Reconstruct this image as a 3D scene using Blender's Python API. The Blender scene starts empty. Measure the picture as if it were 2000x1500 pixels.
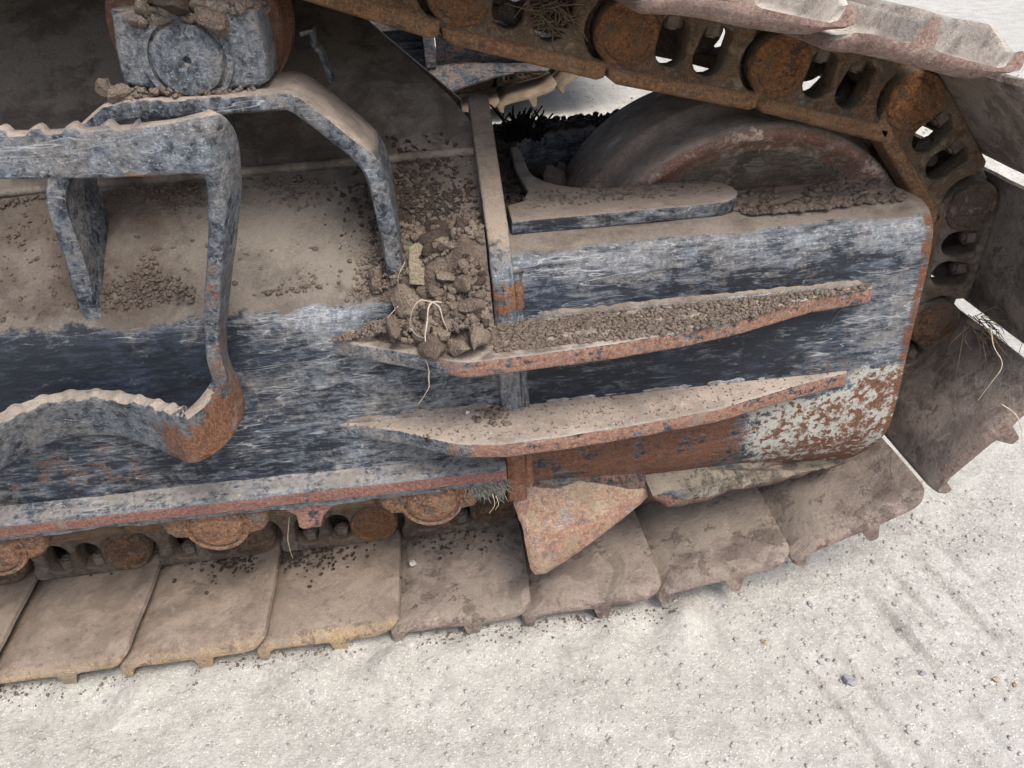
import bpy, math, random
import numpy as np
from mathutils import Vector, Matrix, noise
from math import radians, sin, cos, pi

random.seed(7); rng = np.random.default_rng(7)
sc = bpy.context.scene
C = sc.collection

# ------------------------------------------------------------------ camera
CAM_H = 1.0
PITCH, YAW, ROLL, FPX = 0.57453673, 0.07240348, 0.0661159, 1514.675
fwd = Vector((sin(YAW)*cos(PITCH), cos(YAW)*cos(PITCH), -sin(PITCH)))
rgt = Vector((cos(YAW), -sin(YAW), 0))
dwn = fwd.cross(rgt)
cr, sr = cos(ROLL), sin(ROLL)
R2 = rgt*cr + dwn*sr
D2 = -rgt*sr + dwn*cr
cam_d = bpy.data.cameras.new('camera'); cam = bpy.data.objects.new('camera', cam_d); C.objects.link(cam)
cam_d.sensor_width = 36; cam_d.lens = FPX/2000*36; cam_d.clip_start = .02; cam_d.clip_end = 500
m = Matrix((R2, -D2, -fwd)).transposed().to_4x4(); m.translation = Vector((0, 0, CAM_H))
cam.matrix_world = m
sc.camera = cam

# ------------------------------------------------------------------ light
SUN_EL, SUN_AZ = radians(58), radians(150)      # azimuth measured from +Y clockwise
w = bpy.data.worlds.new('World'); sc.world = w; w.use_nodes = True
nt = w.node_tree; nt.nodes.clear()
sky = nt.nodes.new('ShaderNodeTexSky'); sky.sky_type = 'NISHITA'; sky.sun_disc = False
sky.sun_elevation = SUN_EL; sky.sun_rotation = SUN_AZ
sky.air_density = 1.0; sky.dust_density = 4.0; sky.ozone_density = 1.0
bg = nt.nodes.new('ShaderNodeBackground'); bg.inputs[1].default_value = 0.13
wo = nt.nodes.new('ShaderNodeOutputWorld')
nt.links.new(sky.outputs[0], bg.inputs[0]); nt.links.new(bg.outputs[0], wo.inputs[0])
sd = bpy.data.lights.new('sun', 'SUN'); sd.energy = 1.5; sd.angle = radians(28); sd.color = (1, .955, .895)
so = bpy.data.objects.new('sun', sd); C.objects.link(so)
sv = Vector((sin(SUN_AZ)*cos(SUN_EL), cos(SUN_AZ)*cos(SUN_EL), sin(SUN_EL)))
so.rotation_euler = sv.to_track_quat('Z', 'Y').to_euler()
sc.view_settings.view_transform = 'Standard'; sc.view_settings.look = 'None'
sc.view_settings.exposure = 0.95; sc.view_settings.gamma = 1
sc.cycles.max_bounces = 6

def U(px, py, ax, val):
    """point of the place seen at a pixel of the photograph on the plane ax = val"""
    d = R2*((px-1000)/FPX) + D2*((py-750)/FPX) + fwd
    i = 'XYZ'.index(ax); o = Vector((0, 0, CAM_H))
    return o + d*((val-o[i])/d[i])

# ------------------------------------------------------------------ shader helpers
class N:
    def __init__(s, nt, sock): s.nt, s.s = nt, sock
    def op(s, o, *a, clamp=False):
        n = s.nt.nodes.new('ShaderNodeMath'); n.operation = o; n.use_clamp = clamp
        for i, x in enumerate((s,)+a):
            if isinstance(x, N): s.nt.links.new(x.s, n.inputs[i])
            else: n.inputs[i].default_value = x
        return N(s.nt, n.outputs[0])
    def __add__(s, o): return s.op('ADD', o)
    def __sub__(s, o): return s.op('SUBTRACT', o)
    def __rsub__(s, o): return (s*-1.0)+o
    def __mul__(s, o): return s.op('MULTIPLY', o)
    __radd__ = __add__; __rmul__ = __mul__
    def mx(s, o): return s.op('MAXIMUM', o)
    def mn(s, o): return s.op('MINIMUM', o)
    def ab(s): return s.op('ABSOLUTE')
    def cl(s): return s.op('ADD', 0.0, clamp=True)
    def ss(s, a, b):
        n = s.nt.nodes.new('ShaderNodeMapRange'); n.interpolation_type = 'SMOOTHSTEP'
        s.nt.links.new(s.s, n.inputs[0])
        if a <= b: vals = (a, b, 0, 1)
        else: vals = (b, a, 1, 0)
        for i, v in enumerate(vals): n.inputs[i+1].default_value = v
        return N(s.nt, n.outputs[0])

class Mat:
    def __init__(s, name, local=False):
        s.m = bpy.data.materials.new(name); s.m.use_nodes = True
        s.nt = s.m.node_tree; s.nt.nodes.clear()
        s.out = s.nt.nodes.new('ShaderNodeOutputMaterial')
        s.b = s.nt.nodes.new('ShaderNodeBsdfPrincipled')
        s.nt.links.new(s.b.outputs[0], s.out.inputs[0])
        tc = s.nt.nodes.new('ShaderNodeTexCoord')
        s.P = tc.outputs['Object']
        sp = s.nt.nodes.new('ShaderNodeSeparateXYZ'); s.nt.links.new(s.P, sp.inputs[0])
        s.X, s.Y, s.Z = [N(s.nt, sp.outputs[i]) for i in range(3)]
        g = s.nt.nodes.new('ShaderNodeNewGeometry')
        sn = s.nt.nodes.new('ShaderNodeSeparateXYZ'); s.nt.links.new(g.outputs['Normal'], sn.inputs[0])
        s.nz = N(s.nt, sn.outputs[2]); s.ny = N(s.nt, sn.outputs[1])
        s.pt = N(s.nt, g.outputs['Pointiness'])
        oi = s.nt.nodes.new('ShaderNodeObjectInfo'); s.rnd = N(s.nt, oi.outputs['Random'])
        if local:      # repeated things: shift the pattern per object
            cx = s.nt.nodes.new('ShaderNodeCombineXYZ')
            for i, k in enumerate((17.0, 31.0, 7.0)): s.nt.links.new((s.rnd*k).s, cx.inputs[i])
            va = s.nt.nodes.new('ShaderNodeVectorMath'); va.operation = 'ADD'
            s.nt.links.new(s.P, va.inputs[0]); s.nt.links.new(cx.outputs[0], va.inputs[1]); s.P = va.outputs[0]
    def vec(s, sc_):
        v = s.nt.nodes.new('ShaderNodeVectorMath'); v.operation = 'MULTIPLY'
        s.nt.links.new(s.P, v.inputs[0]); v.inputs[1].default_value = sc_; return v.outputs[0]
    def noise(s, scale, detail=4, rough=.6, dist=0, stretch=None, gain=2.0):
        n = s.nt.nodes.new('ShaderNodeTexNoise')
        n.inputs['Scale'].default_value = scale; n.inputs['Detail'].default_value = detail
        n.inputs['Roughness'].default_value = rough; n.inputs['Distortion'].default_value = dist
        s.nt.links.new(s.vec(stretch) if stretch else s.P, n.inputs['Vector'])
        r = N(s.nt, n.outputs[0])
        return ((r-.5)*gain+.5) if gain != 1 else r
    def voro(s, scale, feature='F1', rnd=1, col=False):
        n = s.nt.nodes.new('ShaderNodeTexVoronoi'); n.feature = feature
        n.inputs['Scale'].default_value = scale; n.inputs['Randomness'].default_value = rnd
        s.nt.links.new(s.P, n.inputs['Vector'])
        if col:
            sp = s.nt.nodes.new('ShaderNodeSeparateColor'); s.nt.links.new(n.outputs['Color'], sp.inputs[0])
            return N(s.nt, sp.outputs[0])
        return N(s.nt, n.outputs[0])
    def mix(s, f, a, b):
        n = s.nt.nodes.new('ShaderNodeMix'); n.data_type = 'RGBA'
        for i, x in ((0, f), (6, a), (7, b)):
            if isinstance(x, N): s.nt.links.new(x.s, n.inputs[i])
            elif isinstance(x, (int, float)): n.inputs[i].default_value = x
            else: n.inputs[i].default_value = (*x, 1)
        return N(s.nt, n.outputs[2])
    def fin(s, col, rough, height=None, strength=.5, dist=.003, metal=0, spec=.4):
        s.nt.links.new(col.s, s.b.inputs['Base Color'])
        if isinstance(rough, N): s.nt.links.new(rough.s, s.b.inputs['Roughness'])
        else: s.b.inputs['Roughness'].default_value = rough
        s.b.inputs['Metallic'].default_value = metal
        s.b.inputs['Specular IOR Level'].default_value = spec
        if height is not None:
            bp = s.nt.nodes.new('ShaderNodeBump'); bp.inputs['Strength'].default_value = strength
            bp.inputs['Distance'].default_value = dist
            s.nt.links.new(height.s, bp.inputs['Height']); s.nt.links.new(bp.outputs[0], s.b.inputs['Normal'])
        return s.m

def cov(a, n, wd=.12):
    """cover mask: amount a (0..1) broken up by the noise n"""
    return ((a+n-1.0)*(1/wd)+.5).cl()

def steel(name, zone=None, paint=(.008, .011, .017), chalkc=(.225, .25, .278), rustc=((.070, .028, .017), (.245, .118, .064)),
          dustc=(.25, .20, .155), primerc=(.42, .415, .37), chalk=.5, rust=.1, dust=.3, primer=0.0, mud=0.0,
          stretch=(3, 14, 14), local=False, rough=.58, bump=.5, updust=.75, stains=0.0, grit=.5, hairs=0):
    """worn painted steel: paint, chalky scuffs, primer, rust, dust and mud, each broken up by noise.
    zone(M) may return a dict that overrides amounts with position dependent ones"""
    M = Mat(name, local)
    big = M.noise(6, 3, .6, gain=2.6); med = M.noise(28, 6, .68, .4, gain=2.6); fine = M.noise(140, 5, .75, gain=2.6); vf = M.noise(380, 3, .75, gain=2.6)
    st = M.noise(9, 8, .74, .6, stretch=stretch, gain=2.6); st2 = M.noise(28, 6, .78, 1.0, stretch=stretch, gain=2.8)
    z = dict(chalk=chalk, rust=rust, dust=dust, primer=primer, mud=mud)
    if zone: z.update(zone(M))
    one = M.X*0.0
    g = lambda k: (one+z[k])
    c_amt = g('chalk')
    pv = M.mix((st*.6+big*.4).ss(.35, .85), paint, tuple(x*4.2 for x in paint))
    cmask = cov(c_amt*.92, st*.48+med*.30+st2*.22, .34)
    col = M.mix(cmask*.9, pv, M.mix(fine, tuple(x*.42 for x in chalkc), tuple(min(1, x*1.05) for x in chalkc)))
    film = cov(c_amt*.58+.08, M.noise(12, 6, .7, .8, gain=2.8)*.5+st*.3+fine*.2, .35)
    col = M.mix(film*.72, col, M.mix(fine, (.125, .115, .105), (.26, .238, .21)))
    fleck = cov(c_amt*.52+.03, st2*.45+fine*.35+vf*.2, .12)
    col = M.mix(fleck*.66, col, tuple(min(1, x*1.6) for x in chalkc))
    col = M.mix(cov(.20, st2*.6+fine*.4, .10)*.8, col, tuple(x*.7 for x in paint))
    if hairs:
        wh = c_amt.ss(.12, .4)
        for k, (rx, ry, rz) in enumerate(((0, .05, 0), (0, .9, .2), (0, -.6, .1), (0, 1.5, 0))):
            mp = nt_ = M.nt.nodes.new('ShaderNodeMapping'); mp.vector_type = 'POINT'
            mp.inputs['Rotation'].default_value = (rx, ry, rz); mp.inputs['Scale'].default_value = (3.5, 30, 30); mp.inputs['Location'].default_value = (k*3.3, k*1.7, k)
            M.nt.links.new(M.P, mp.inputs['Vector'])
            nn = M.nt.nodes.new('ShaderNodeTexNoise'); nn.inputs['Scale'].default_value = 1.6; nn.inputs['Detail'].default_value = 2.5
            M.nt.links.new(mp.outputs[0], nn.inputs['Vector'])
            ln = ((N(M.nt, nn.outputs[0])-.5).ab()).ss(.0085, .0)*(med if k % 2 else big).ss(.5, .75)
            col = M.mix(ln*wh*(.50 if k == 0 else .35)*hairs, col, (.50, .51, .50))
    pm = cov(g('primer'), med*.5+fine*.5, .12)
    col = M.mix(pm, col, M.mix(vf, tuple(x*.68 for x in primerc), primerc))
    rm = cov(g('rust'), med*.55+fine*.45, .14)
    if zone: rm = rm.mx(cov(g('primer')*.46, M.noise(85, 4, .6, gain=2.8)*.8+fine*.2, .08)*g('primer').ss(.3, .6))
    rc = M.mix((fine*.5+st*.3+vf*.25).ss(.15, .95), rustc[0], rustc[1])
    rc = M.mix(vf.ss(.62, .95)*.5, rc, tuple(min(1, x*1.45+.03) for x in rustc[1]))
    rc = M.mix(cov(.30, fine*.6+med*.4, .12)*.7, rc, tuple(x*.55 for x in rustc[0]))
    rc = M.mix(med.ss(.6, 1.0)*.35, rc, dustc)
    col = M.mix(rm, col, rc)
    up = M.nz.ss(.25, .85)
    dm = cov((g('dust')+up*updust).mn(1.0), med*.45+big*.2+fine*.35, .27)
    spk = M.mix(vf.ss(.2, .85)*.6+fine*.4, tuple(x*.76 for x in dustc), tuple(min(1, x*1.18) for x in dustc))
    spk = M.mix((big*.5+med*.5).ss(.35, .75)*.75, spk, tuple(x*.56 for x in dustc))
    spk = M.mix(cov(.33, M.noise(15, 5, .65, gain=2.8), .2)*.5, spk, tuple(min(1, x*1.22) for x in dustc))
    spk = M.mix(cov(.22, fine*.6+med*.4, .10)*.75*grit*2, spk, (.075, .055, .045))
    spk = M.mix(cov(.16, vf*.6+fine*.4, .08)*.6, spk, tuple(min(1, x*1.9) for x in dustc))
    col = M.mix(dm*.95, col, spk)
    mm = cov(g('mud'), big*.35+med*.4+fine*.25, .25)
    col = M.mix(mm*.9, col, M.mix(fine, (.050, .036, .029), (.15, .115, .09)))
    h = fine*.5+med*.5+vf*.25+rm*.35-cmask*.06+dm*.2+mm*(fine*1.2)
    if stains:
        sn = M.noise(11, 5, .55, 1.2, gain=2.6); sn2 = M.noise(7, 4, .5, .8, gain=2.6)
        col = M.mix(sn.ss(.50, .68)*.55*stains, col, (.085, .062, .052))
        col = M.mix(sn2.ss(.58, .66)*.55*stains, col, (.30, .255, .205))
        ring = ((sn-.47).ab()).ss(.03, .0)*fine.ss(.3, .7)
        col = M.mix(ring*.45*stains, col, (.40, .35, .29))
        lump = cov(.27, M.noise(22, 6, .75, gain=2.6), .1)
        col = M.mix(lump*.75*stains, col, M.mix(fine, (.04, .03, .025), (.13, .10, .08)))
        h = h+lump*.9
    rg = (dm*.3+rm*.25+rough).mn(.97)
    return M.fin(col, rg, h, bump, .0025)

def bx(v, a, b, s):           # soft box mask along one coordinate
    return v.ss(a-s, a+s)*v.ss(b+s, b-s)

# ------------------------------------------------------------------ mesh helpers
CENTRE = {}
def link(o, parent=None):
    C.objects.link(o)
    if parent is not None:
        o.parent = parent
        if parent.type == 'EMPTY': o.matrix_parent_inverse = Matrix.Translation(-parent.location)
    return o
def mesh(name, vs, fs, mat, parent=None, smooth=True, auto=None):
    me = bpy.data.meshes.new(name); me.from_pydata([tuple(v) for v in vs], [], [tuple(f) for f in fs]); me.update()
    if smooth:
        me.shade_smooth()
        if auto: me.set_sharp_from_angle(angle=radians(auto))
    me.materials.append(mat)
    return link(bpy.data.objects.new(name, me), parent)
def join_data(parts):
    vs, fs = [], []
    for v, f in parts:
        k = len(vs); vs += list(v); fs += [tuple(i+k for i in q) for q in f]
    return vs, fs
def gridf(fn, nu, nv, wrap_u=False):
    vs = [fn(i/(nu if wrap_u else nu-1), j/(nv-1)) for j in range(nv) for i in range(nu)]
    fs = []
    for j in range(nv-1):
        for i in range(nu if wrap_u else nu-1):
            a = j*nu+i; b = j*nu+(i+1) % nu
            fs.append((a, b, b+nu, a+nu))
    return vs, fs
def catmull(P, n, closed=False):
    P = [np.array(p, float) for p in P]; out = []
    m_ = len(P)-1
    for k in range(n+1):
        t = k/n*m_; i = min(int(t), m_-1); t -= i
        p0 = P[i-1] if i > 0 else 2*P[0]-P[1]; p1, p2 = P[i], P[i+1]; p3 = P[i+2] if i+2 <= m_ else 2*P[-1]-P[-2]
        out.append(.5*((2*p1)+(-p0+p2)*t+(2*p0-5*p1+4*p2-p3)*t*t+(-p0+3*p1-3*p2+p3)*t**3))
    return out
def nz3(p, s, seed=0): return noise.noise(Vector((p[0]*s+seed, p[1]*s-seed*.7, p[2]*s+seed*1.3)))

def plate(outline, holes, mapf, depth, bevel=.003, res=2):
    """2D outline with holes extruded; mapf(u, v, w) -> world, w runs 0..depth. Returns verts, faces"""
    cu = bpy.data.curves.new('tmp', 'CURVE'); cu.dimensions = '2D'; cu.fill_mode = 'BOTH'
    e = max(depth/2-bevel, 1e-4); cu.extrude = e; cu.bevel_depth = bevel; cu.bevel_resolution = res; cu.offset = -bevel
    for k, pts in enumerate([outline]+list(holes)):
        pts = [p for i, p in enumerate(pts) if i == 0 or math.hypot(p[0]-pts[i-1][0], p[1]-pts[i-1][1]) > 1e-5]
        ar = sum(pts[i-1][0]*p[1]-p[0]*pts[i-1][1] for i, p in enumerate(pts))
        if (ar < 0) == (k == 0): pts = pts[::-1]
        sp = cu.splines.new('POLY'); sp.points.add(len(pts)-1); sp.use_cyclic_u = True
        for i, p in enumerate(pts): sp.points[i].co = (p[0], p[1], 0, 1)
    ob = bpy.data.objects.new('tmp', cu); C.objects.link(ob)
    dg = bpy.context.evaluated_depsgraph_get()
    me = bpy.data.meshes.new_from_object(ob.evaluated_get(dg))
    vs = [mapf(v.co.x, v.co.y, v.co.z+depth/2) for v in me.vertices]
    fs = [tuple(p.vertices) for p in me.polygons]
    bpy.data.objects.remove(ob); bpy.data.curves.remove(cu); bpy.data.meshes.remove(me)
    return vs, fs
XZ = lambda y0: (lambda u, v, w: (u, y0+w, v))      # drawn in X,Z; depth along +Y
XY = lambda z0: (lambda u, v, w: (u, v, z0-w))      # drawn in X,Y; depth downwards
YZ = lambda x0: (lambda u, v, w: (x0+w, u, v))      # drawn in Y,Z; depth along +X
def weld(vs, fs):
    import bmesh
    me = bpy.data.meshes.new('t'); me.from_pydata([tuple(v) for v in vs], [], fs)
    bm = bmesh.new(); bm.from_mesh(me); bmesh.ops.remove_doubles(bm, verts=bm.verts, dist=1e-5)
    bmesh.ops.recalc_face_normals(bm, faces=bm.faces)
    v2 = [v.co.copy() for v in bm.verts]; bm.verts.index_update(); f2 = [tuple(v.index for v in f.verts) for f in bm.faces]
    bm.free(); bpy.data.meshes.remove(me); return v2, f2
def pl(name, outline, holes, mapf, depth, mat, parent, bevel=.003, auto=50):
    return mesh(name, *weld(*plate(outline, holes, mapf, depth, bevel)), mat, parent, True, auto)
def circle(cx, cy, r, n=28, a0=0, a1=2*pi):
    full = abs(a1-a0-2*pi) < 1e-6
    return [(cx+r*cos(a0+(a1-a0)*i/(n if full else n-1)), cy+r*sin(a0+(a1-a0)*i/(n if full else n-1))) for i in range(n)]
def lathe(prof, cx, cz, n=96, wob=0):
    """profile (r, Y) turned round the axis Y through (cx, cz)"""
    def f(u, v):
        j = min(int(round(v*(len(prof)-1))), len(prof)-1); r, y = prof[j]; a = 2*pi*u
        return (cx+r*cos(a), y, cz+r*sin(a))
    return gridf(f, n, len(prof), True)
def ribbon(st, th, n, teeth=None, wseg=5, dent=.0012, seed=0):
    """bent flat bar. st: stations (A, B) = its two edges; thickness th towards -(tangent x (A-B))"""
    A = catmull([s[0] for s in st], n); B = catmull([s[1] for s in st], n)
    Mi = [(a+b)/2 for a, b in zip(A, B)]
    rings = []
    for i in range(n+1):
        t = Mi[min(i+1, n)]-Mi[max(i-1, 0)]; t /= np.linalg.norm(t)
        wv = A[i]-B[i]; nn = -np.cross(t, wv); nn /= np.linalg.norm(nn)
        wl = np.linalg.norm(wv); wd = wv/wl; b = min(th*.15, wl*.1)
        ea, eb = A[i].copy(), B[i].copy()
        if teeth: da, db = teeth(i/n, A[i], B[i]); ea = ea+wd*da; eb = eb-wd*db
        jit = lambda p, k: p+nn*nz3(p, 22, seed+k)*dent*1.5+wd*nz3(p, 35, seed+k+9)*dent
        ring = []
        for k in range(wseg+1): ring.append(jit(eb+wd*b+(ea-eb-2*wd*b)*(k/wseg), 0))
        ring += [jit(ea+nn*b, 1), jit(ea+nn*(th-b), 1)]
        for k in range(wseg, -1, -1): ring.append(jit(eb+wd*b+(ea-eb-2*wd*b)*(k/wseg)+nn*th, 2))
        ring += [jit(eb+nn*(th-b), 3), jit(eb+nn*b, 3)]
        rings.append(ring)
    m_ = len(rings[0]); vs = [p for r in rings for p in r]; fs = []
    for j in range(n):
        for i in range(m_):
            a = j*m_+i; b = j*m_+(i+1) % m_
            fs.append((a, b, b+m_, a+m_))
    fs.append(tuple(range(m_))); fs.append(tuple(n*m_+i for i in range(m_-1, -1, -1)))
    return weld(vs, fs)
def tube(P, r, n=7, steps=None, taper=True, jag=0, seed=0, ends=0):
    P = catmull(P, steps or len(P)*5); vs, fs = [], []
    for i, p in enumerate(P):
        t = P[min(i+1, len(P)-1)]-P[max(i-1, 0)]; t /= (np.linalg.norm(t)+1e-9)
        u = np.cross(t, (0.3, .2, .93)); u /= (np.linalg.norm(u)+1e-9); v = np.cross(t, u)
        rr = r*((1-.65*i/len(P)) if taper else 1)*(1+.25*nz3(p, 90, seed))
        if ends: rr *= min(1, .08+(i/len(P))/ends, .08+(1-i/len(P))/ends)
        if jag: p = p+np.array([nz3(p, 60, seed+3), nz3(p, 60, seed+5), nz3(p, 60, seed+8)])*jag
        for k in range(n): a = 2*pi*k/n; vs.append(p+(u*cos(a)+v*sin(a))*rr)
    for i in range(len(P)-1):
        for k in range(n):
            a = i*n+k; b = i*n+(k+1) % n; fs.append((a, b, b+n, a+n))
    fs.append(tuple(range(n))); fs.append(tuple((len(P)-1)*n+k for k in range(n-1, -1, -1)))
    return vs, fs

def ico(sub):
    import bmesh
    bm = bmesh.new(); bmesh.ops.create_icosphere(bm, subdivisions=sub, radius=1)
    v = np.array([x.co for x in bm.verts]); f = [tuple(x.index for x in q.verts) for q in bm.faces]; bm.free()
    return v, f
I1, I2, I3 = ico(1), ico(2), ico(3)
ROCKS = {}
def rock_shape(kind, k):
    """a few lumpy angular stone shapes, unit size"""
    if (kind, k) in ROCKS: return ROCKS[(kind, k)]
    v, f = (I1, I2, I3)[kind-1]
    v = v.copy(); r = np.random.default_rng(100*kind+k)
    for _ in range(16 if kind > 1 else 4):                       # chop flat facets
        d = r.normal(size=3); d /= np.linalg.norm(d); h = r.uniform(.38, .80)
        s = v@d; v -= np.outer(np.maximum(s-h, 0), d)*.97
    for i in range(len(v)):
        v[i] *= 1.25+.30*nz3(v[i], 1.2, k*3.1)+(.07*nz3(v[i], 6, k*5.3) if kind > 1 else 0)
    ROCKS[(kind, k)] = (v, f); return v, f
def rnd_rot(r):
    q = r.normal(size=4); q /= np.linalg.norm(q); a, b, c, d = q
    return np.array([[1-2*(c*c+d*d), 2*(b*c-a*d), 2*(b*d+a*c)], [2*(b*c+a*d), 1-2*(b*b+d*d), 2*(c*d-a*b)], [2*(b*d-a*c), 2*(c*d+a*b), 1-2*(b*b+c*c)]])
def scatter(name, items, mat, parent=None, kind=1, flat=.7, smooth=False):
    """items: (x, y, z, size). all in ONE mesh: loose stuff nobody could count"""
    V, F = [], []; off = 0
    for (x, y, z, s) in items:
        v, f = rock_shape(kind, int(rng.integers(0, 12)))
        sz = np.array([rng.uniform(.7, 1.3), rng.uniform(.7, 1.3), rng.uniform(flat*.7, flat*1.2)])*s
        p = (v*sz)@rnd_rot(rng).T if flat > .9 else (v*sz)@np.array([[cos(s*9e3), -sin(s*9e3), 0], [sin(s*9e3), cos(s*9e3), 0], [0, 0, 1]])
        V.append(p+np.array([x, y, z])); F.append(np.array(f)+off); off += len(v)
    V = np.concatenate(V); F = np.concatenate(F)
    me = bpy.data.meshes.new(name); me.vertices.add(len(V)); me.vertices.foreach_set('co', V.ravel())
    me.loops.add(F.size); me.polygons.add(len(F))
    me.loops.foreach_set('vertex_index', F.ravel().astype(np.int32))
    me.polygons.foreach_set('loop_start', np.arange(0, F.size, 3, dtype=np.int32)); me.update(calc_edges=True); me.validate()
    if smooth: me.shade_smooth()
    me.materials.append(mat)
    o = bpy.data.objects.new(name, me); o['kind'] = 'stuff'; link(o, parent); return o
def rock(name, loc, size, mat, label, cat, group=None, k=0, kind=3, sq=(1, 1, .75), rz=0, parent=None):
    v, f = rock_shape(kind, k)
    v = v*np.array(sq)*size
    for i in range(len(v)): v[i] = v[i]*(1+.16*nz3(v[i], 1.6/size, k)+.10*nz3(v[i], 4.5/size, k+4))
    me = bpy.data.meshes.new(name); me.from_pydata([tuple(a) for a in v], [], f); me.update(); me.shade_smooth(); me.set_sharp_from_angle(angle=radians(24))
    me.materials.append(mat); o = bpy.data.objects.new(name, me); o.location = loc; o.rotation_euler = (0, 0, rz)
    link(o, parent)
    if label: tag(o, label, cat, group)
    return o
def tag(o, label, cat, group=None, kind=None):
    if label: o['label'] = label
    if cat: o['category'] = cat
    if group: o['group'] = group
    if kind: o['kind'] = kind
    return o

# ------------------------------------------------------------------ materials
def z_cover(M):      # the big end cover on the right
    X, Z = M.X, M.Z
    wob = M.noise(9, 3, .6)
    low = (Z+(wob-.5)*.03).ss(.385, .345)
    endc = (X+((wob-.5)*.05)).ss(.47, .55)*Z.ss(.44, .38)
    primer = (low*(X+(wob-.5)*.05).ss(.32, .46)*.93).mx(endc*.95)
    rust = (low*X.ss(.47, .34)*.62+.0).mx(low*X.ss(.12, .2)*.30).mx(endc*.50).mx(primer*.47)
    rust = rust.mx(X.ss(.590, .606)*.60).mx(bx(X, .49, .56, .02)*bx(Z, .39, .47, .01)*.36)
    rust = rust.mx(bx(Z, .50, .60, .02)*.24)
    rust = rust.mx(Z.ss(.27, .24)*.62)
    chalk = .47-bx(Z+(wob-.5)*.03, .40, .515, .012)*X.ss(.56, .42)*.22-bx(Z+(wob-.5)*.02, .54, .565, .012)*.16+Z.ss(.57, .60)*.10
    return dict(primer=primer, rust=rust, chalk=chalk+X.ss(.5, .58)*.08, dust=(Z+(wob-.5)*.005).ss(.610, .621)*.62+.12, mud=(Z.ss(.612, .622)*.40))
def z_body(M):       # the long left body
    X, Z = M.X, M.Z
    wob = (M.noise(7, 3, .6)-.5)*.05
    slope = (Z+wob*.5).ss(.56, .60)
    chalk = .38-bx(Z+wob*.6, .46, .555, .02)*X.ss(-.20, -.32)*.24+X.ss(-.26, -.16)*.12+bx(X+wob, -.22, -.12, .06)*Z.ss(.52, .56)*.30
    rust = .06+bx(X, -.72, -.42, .05)*bx(Z, .345, .42, .015)*.28
    return dict(chalk=chalk, dust=slope*.74-bx(Z+wob*.1, .672, .692, .005)*.42+.05+bx(Z, .33, .36, .02)*.1, rust=rust, mud=slope*(.14+bx(X, -.75, -.40, .06)*.44+bx(X+wob, -.12, .1, .04)*.42+bx(X+wob, -.38, -.30, .02)*.3))
MT = {}
MT['cover'] = steel('cover_steel',  z_cover, updust=.10, dustc=(.18, .148, .12), rustc=((.066, .026, .016), (.185, .080, .042)), hairs=1)
MT['body'] = steel('body_steel',  z_body, updust=.35, dustc=(.162, .138, .113), grit=1.0, hairs=1)
MT['top'] = steel('top_plate_steel', dust=.72, mud=.36, chalk=.3, rust=.15, dustc=(.22, .185, .15), grit=.8)
def z_fin(M):
    X = M.X
    e = (M.nz).ss(.6, .2)
    return dict(mud=M.nz.ss(.6, .9)*M.Z.ss(.46, .5)*.38, rust=e*(X.ss(-.06, .03)*.44+M.noise(14, 3, .6)*.26+.06)+.02, chalk=.55-X*.2, dust=.12+M.X.ss(.0, -.08)*.2)
MT['fin'] = steel('fin_steel',  z_fin, rustc=((.11, .048, .032), (.33, .195, .14)), dustc=(.33, .275, .225), updust=.95, grit=.25, hairs=1)
MT['weld'] = steel('weld_bead_steel', chalk=.75, dust=.45, rust=.12, chalkc=(.34, .36, .37), bump=.9)
def z_rib(M):
    Z = M.Z
    return dict(rust=Z.ss(.36, .30)*.85+bx(Z, .545, .59, .01)*.5+.08, dust=Z.ss(.6, .7)*.6+.1, chalk=.55, mud=Z.ss(.62, .72)*.32)
MT['rib'] = steel('rib_steel',  z_rib, stretch=(14, 14, 3), updust=.5, hairs=1)
def z_flange(M):
    e = M.nz.ss(.6, .2)
    return dict(rust=e*(bx(M.Z, .296, .318, .004)*.50+M.noise(12, 3, .6)*.12+.16), chalk=.58, dust=.16)
MT['flange'] = steel('flange_steel',  z_flange, rustc=((.09, .036, .028), (.24, .125, .10)), dustc=(.27, .24, .21), updust=.32, hairs=1)
MT['block'] = steel('roller_block_rust', chalk=.7, rust=.62, dust=.30, rustc=((.07, .028, .018), (.38, .20, .11)), dustc=(.32, .25, .18), chalkc=(.30, .24, .19), updust=.3, bump=1.2)
MT['wedge'] = steel('guard_plate_rust', lambda M: dict(primer=bx(M.X+(M.noise(20, 3)-.5)*.04, .06, .10, .012)*.42, rust=.58, dust=.38), primerc=(.62, .56, .52), chalk=.8, chalkc=(.30, .21, .17),
                    rustc=((.14, .06, .045), (.34, .18, .115)), dustc=(.33, .27, .19), bump=.5, updust=.2)
MT['step'] = steel('step_steel',  lambda M: dict(rust=bx(M.X, -.375, -.285, .03)*M.Z.ss(.525, .47)*.56+.09+M.Z.ss(.795, .785)*bx(M.X, -.31, -.24, .02)*.35, dust=.22),
                   chalk=.60, stretch=(8, 8, 10), chalkc=(.215, .245, .28), dustc=(.33, .28, .235), updust=.8, bump=.8, hairs=1)
MT['bracket'] = steel('bracket_steel',  chalk=.5, rust=.08, dust=.24, stretch=(9, 9, 9), dustc=(.30, .25, .205), updust=.8, hairs=1)
MT['crblock'] = steel('carrier_block_steel',  chalk=.62, rust=.15, dust=.32, stretch=(10, 10, 10), dustc=(.29, .245, .20), updust=.6, bump=1.0, hairs=1)
MT['disc'] = steel('roller_disc_rust', paint=(.05, .03, .02), chalk=.1, rust=.95, dust=.28, rustc=((.07, .032, .018), (.17, .08, .045)), updust=.2)
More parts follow.
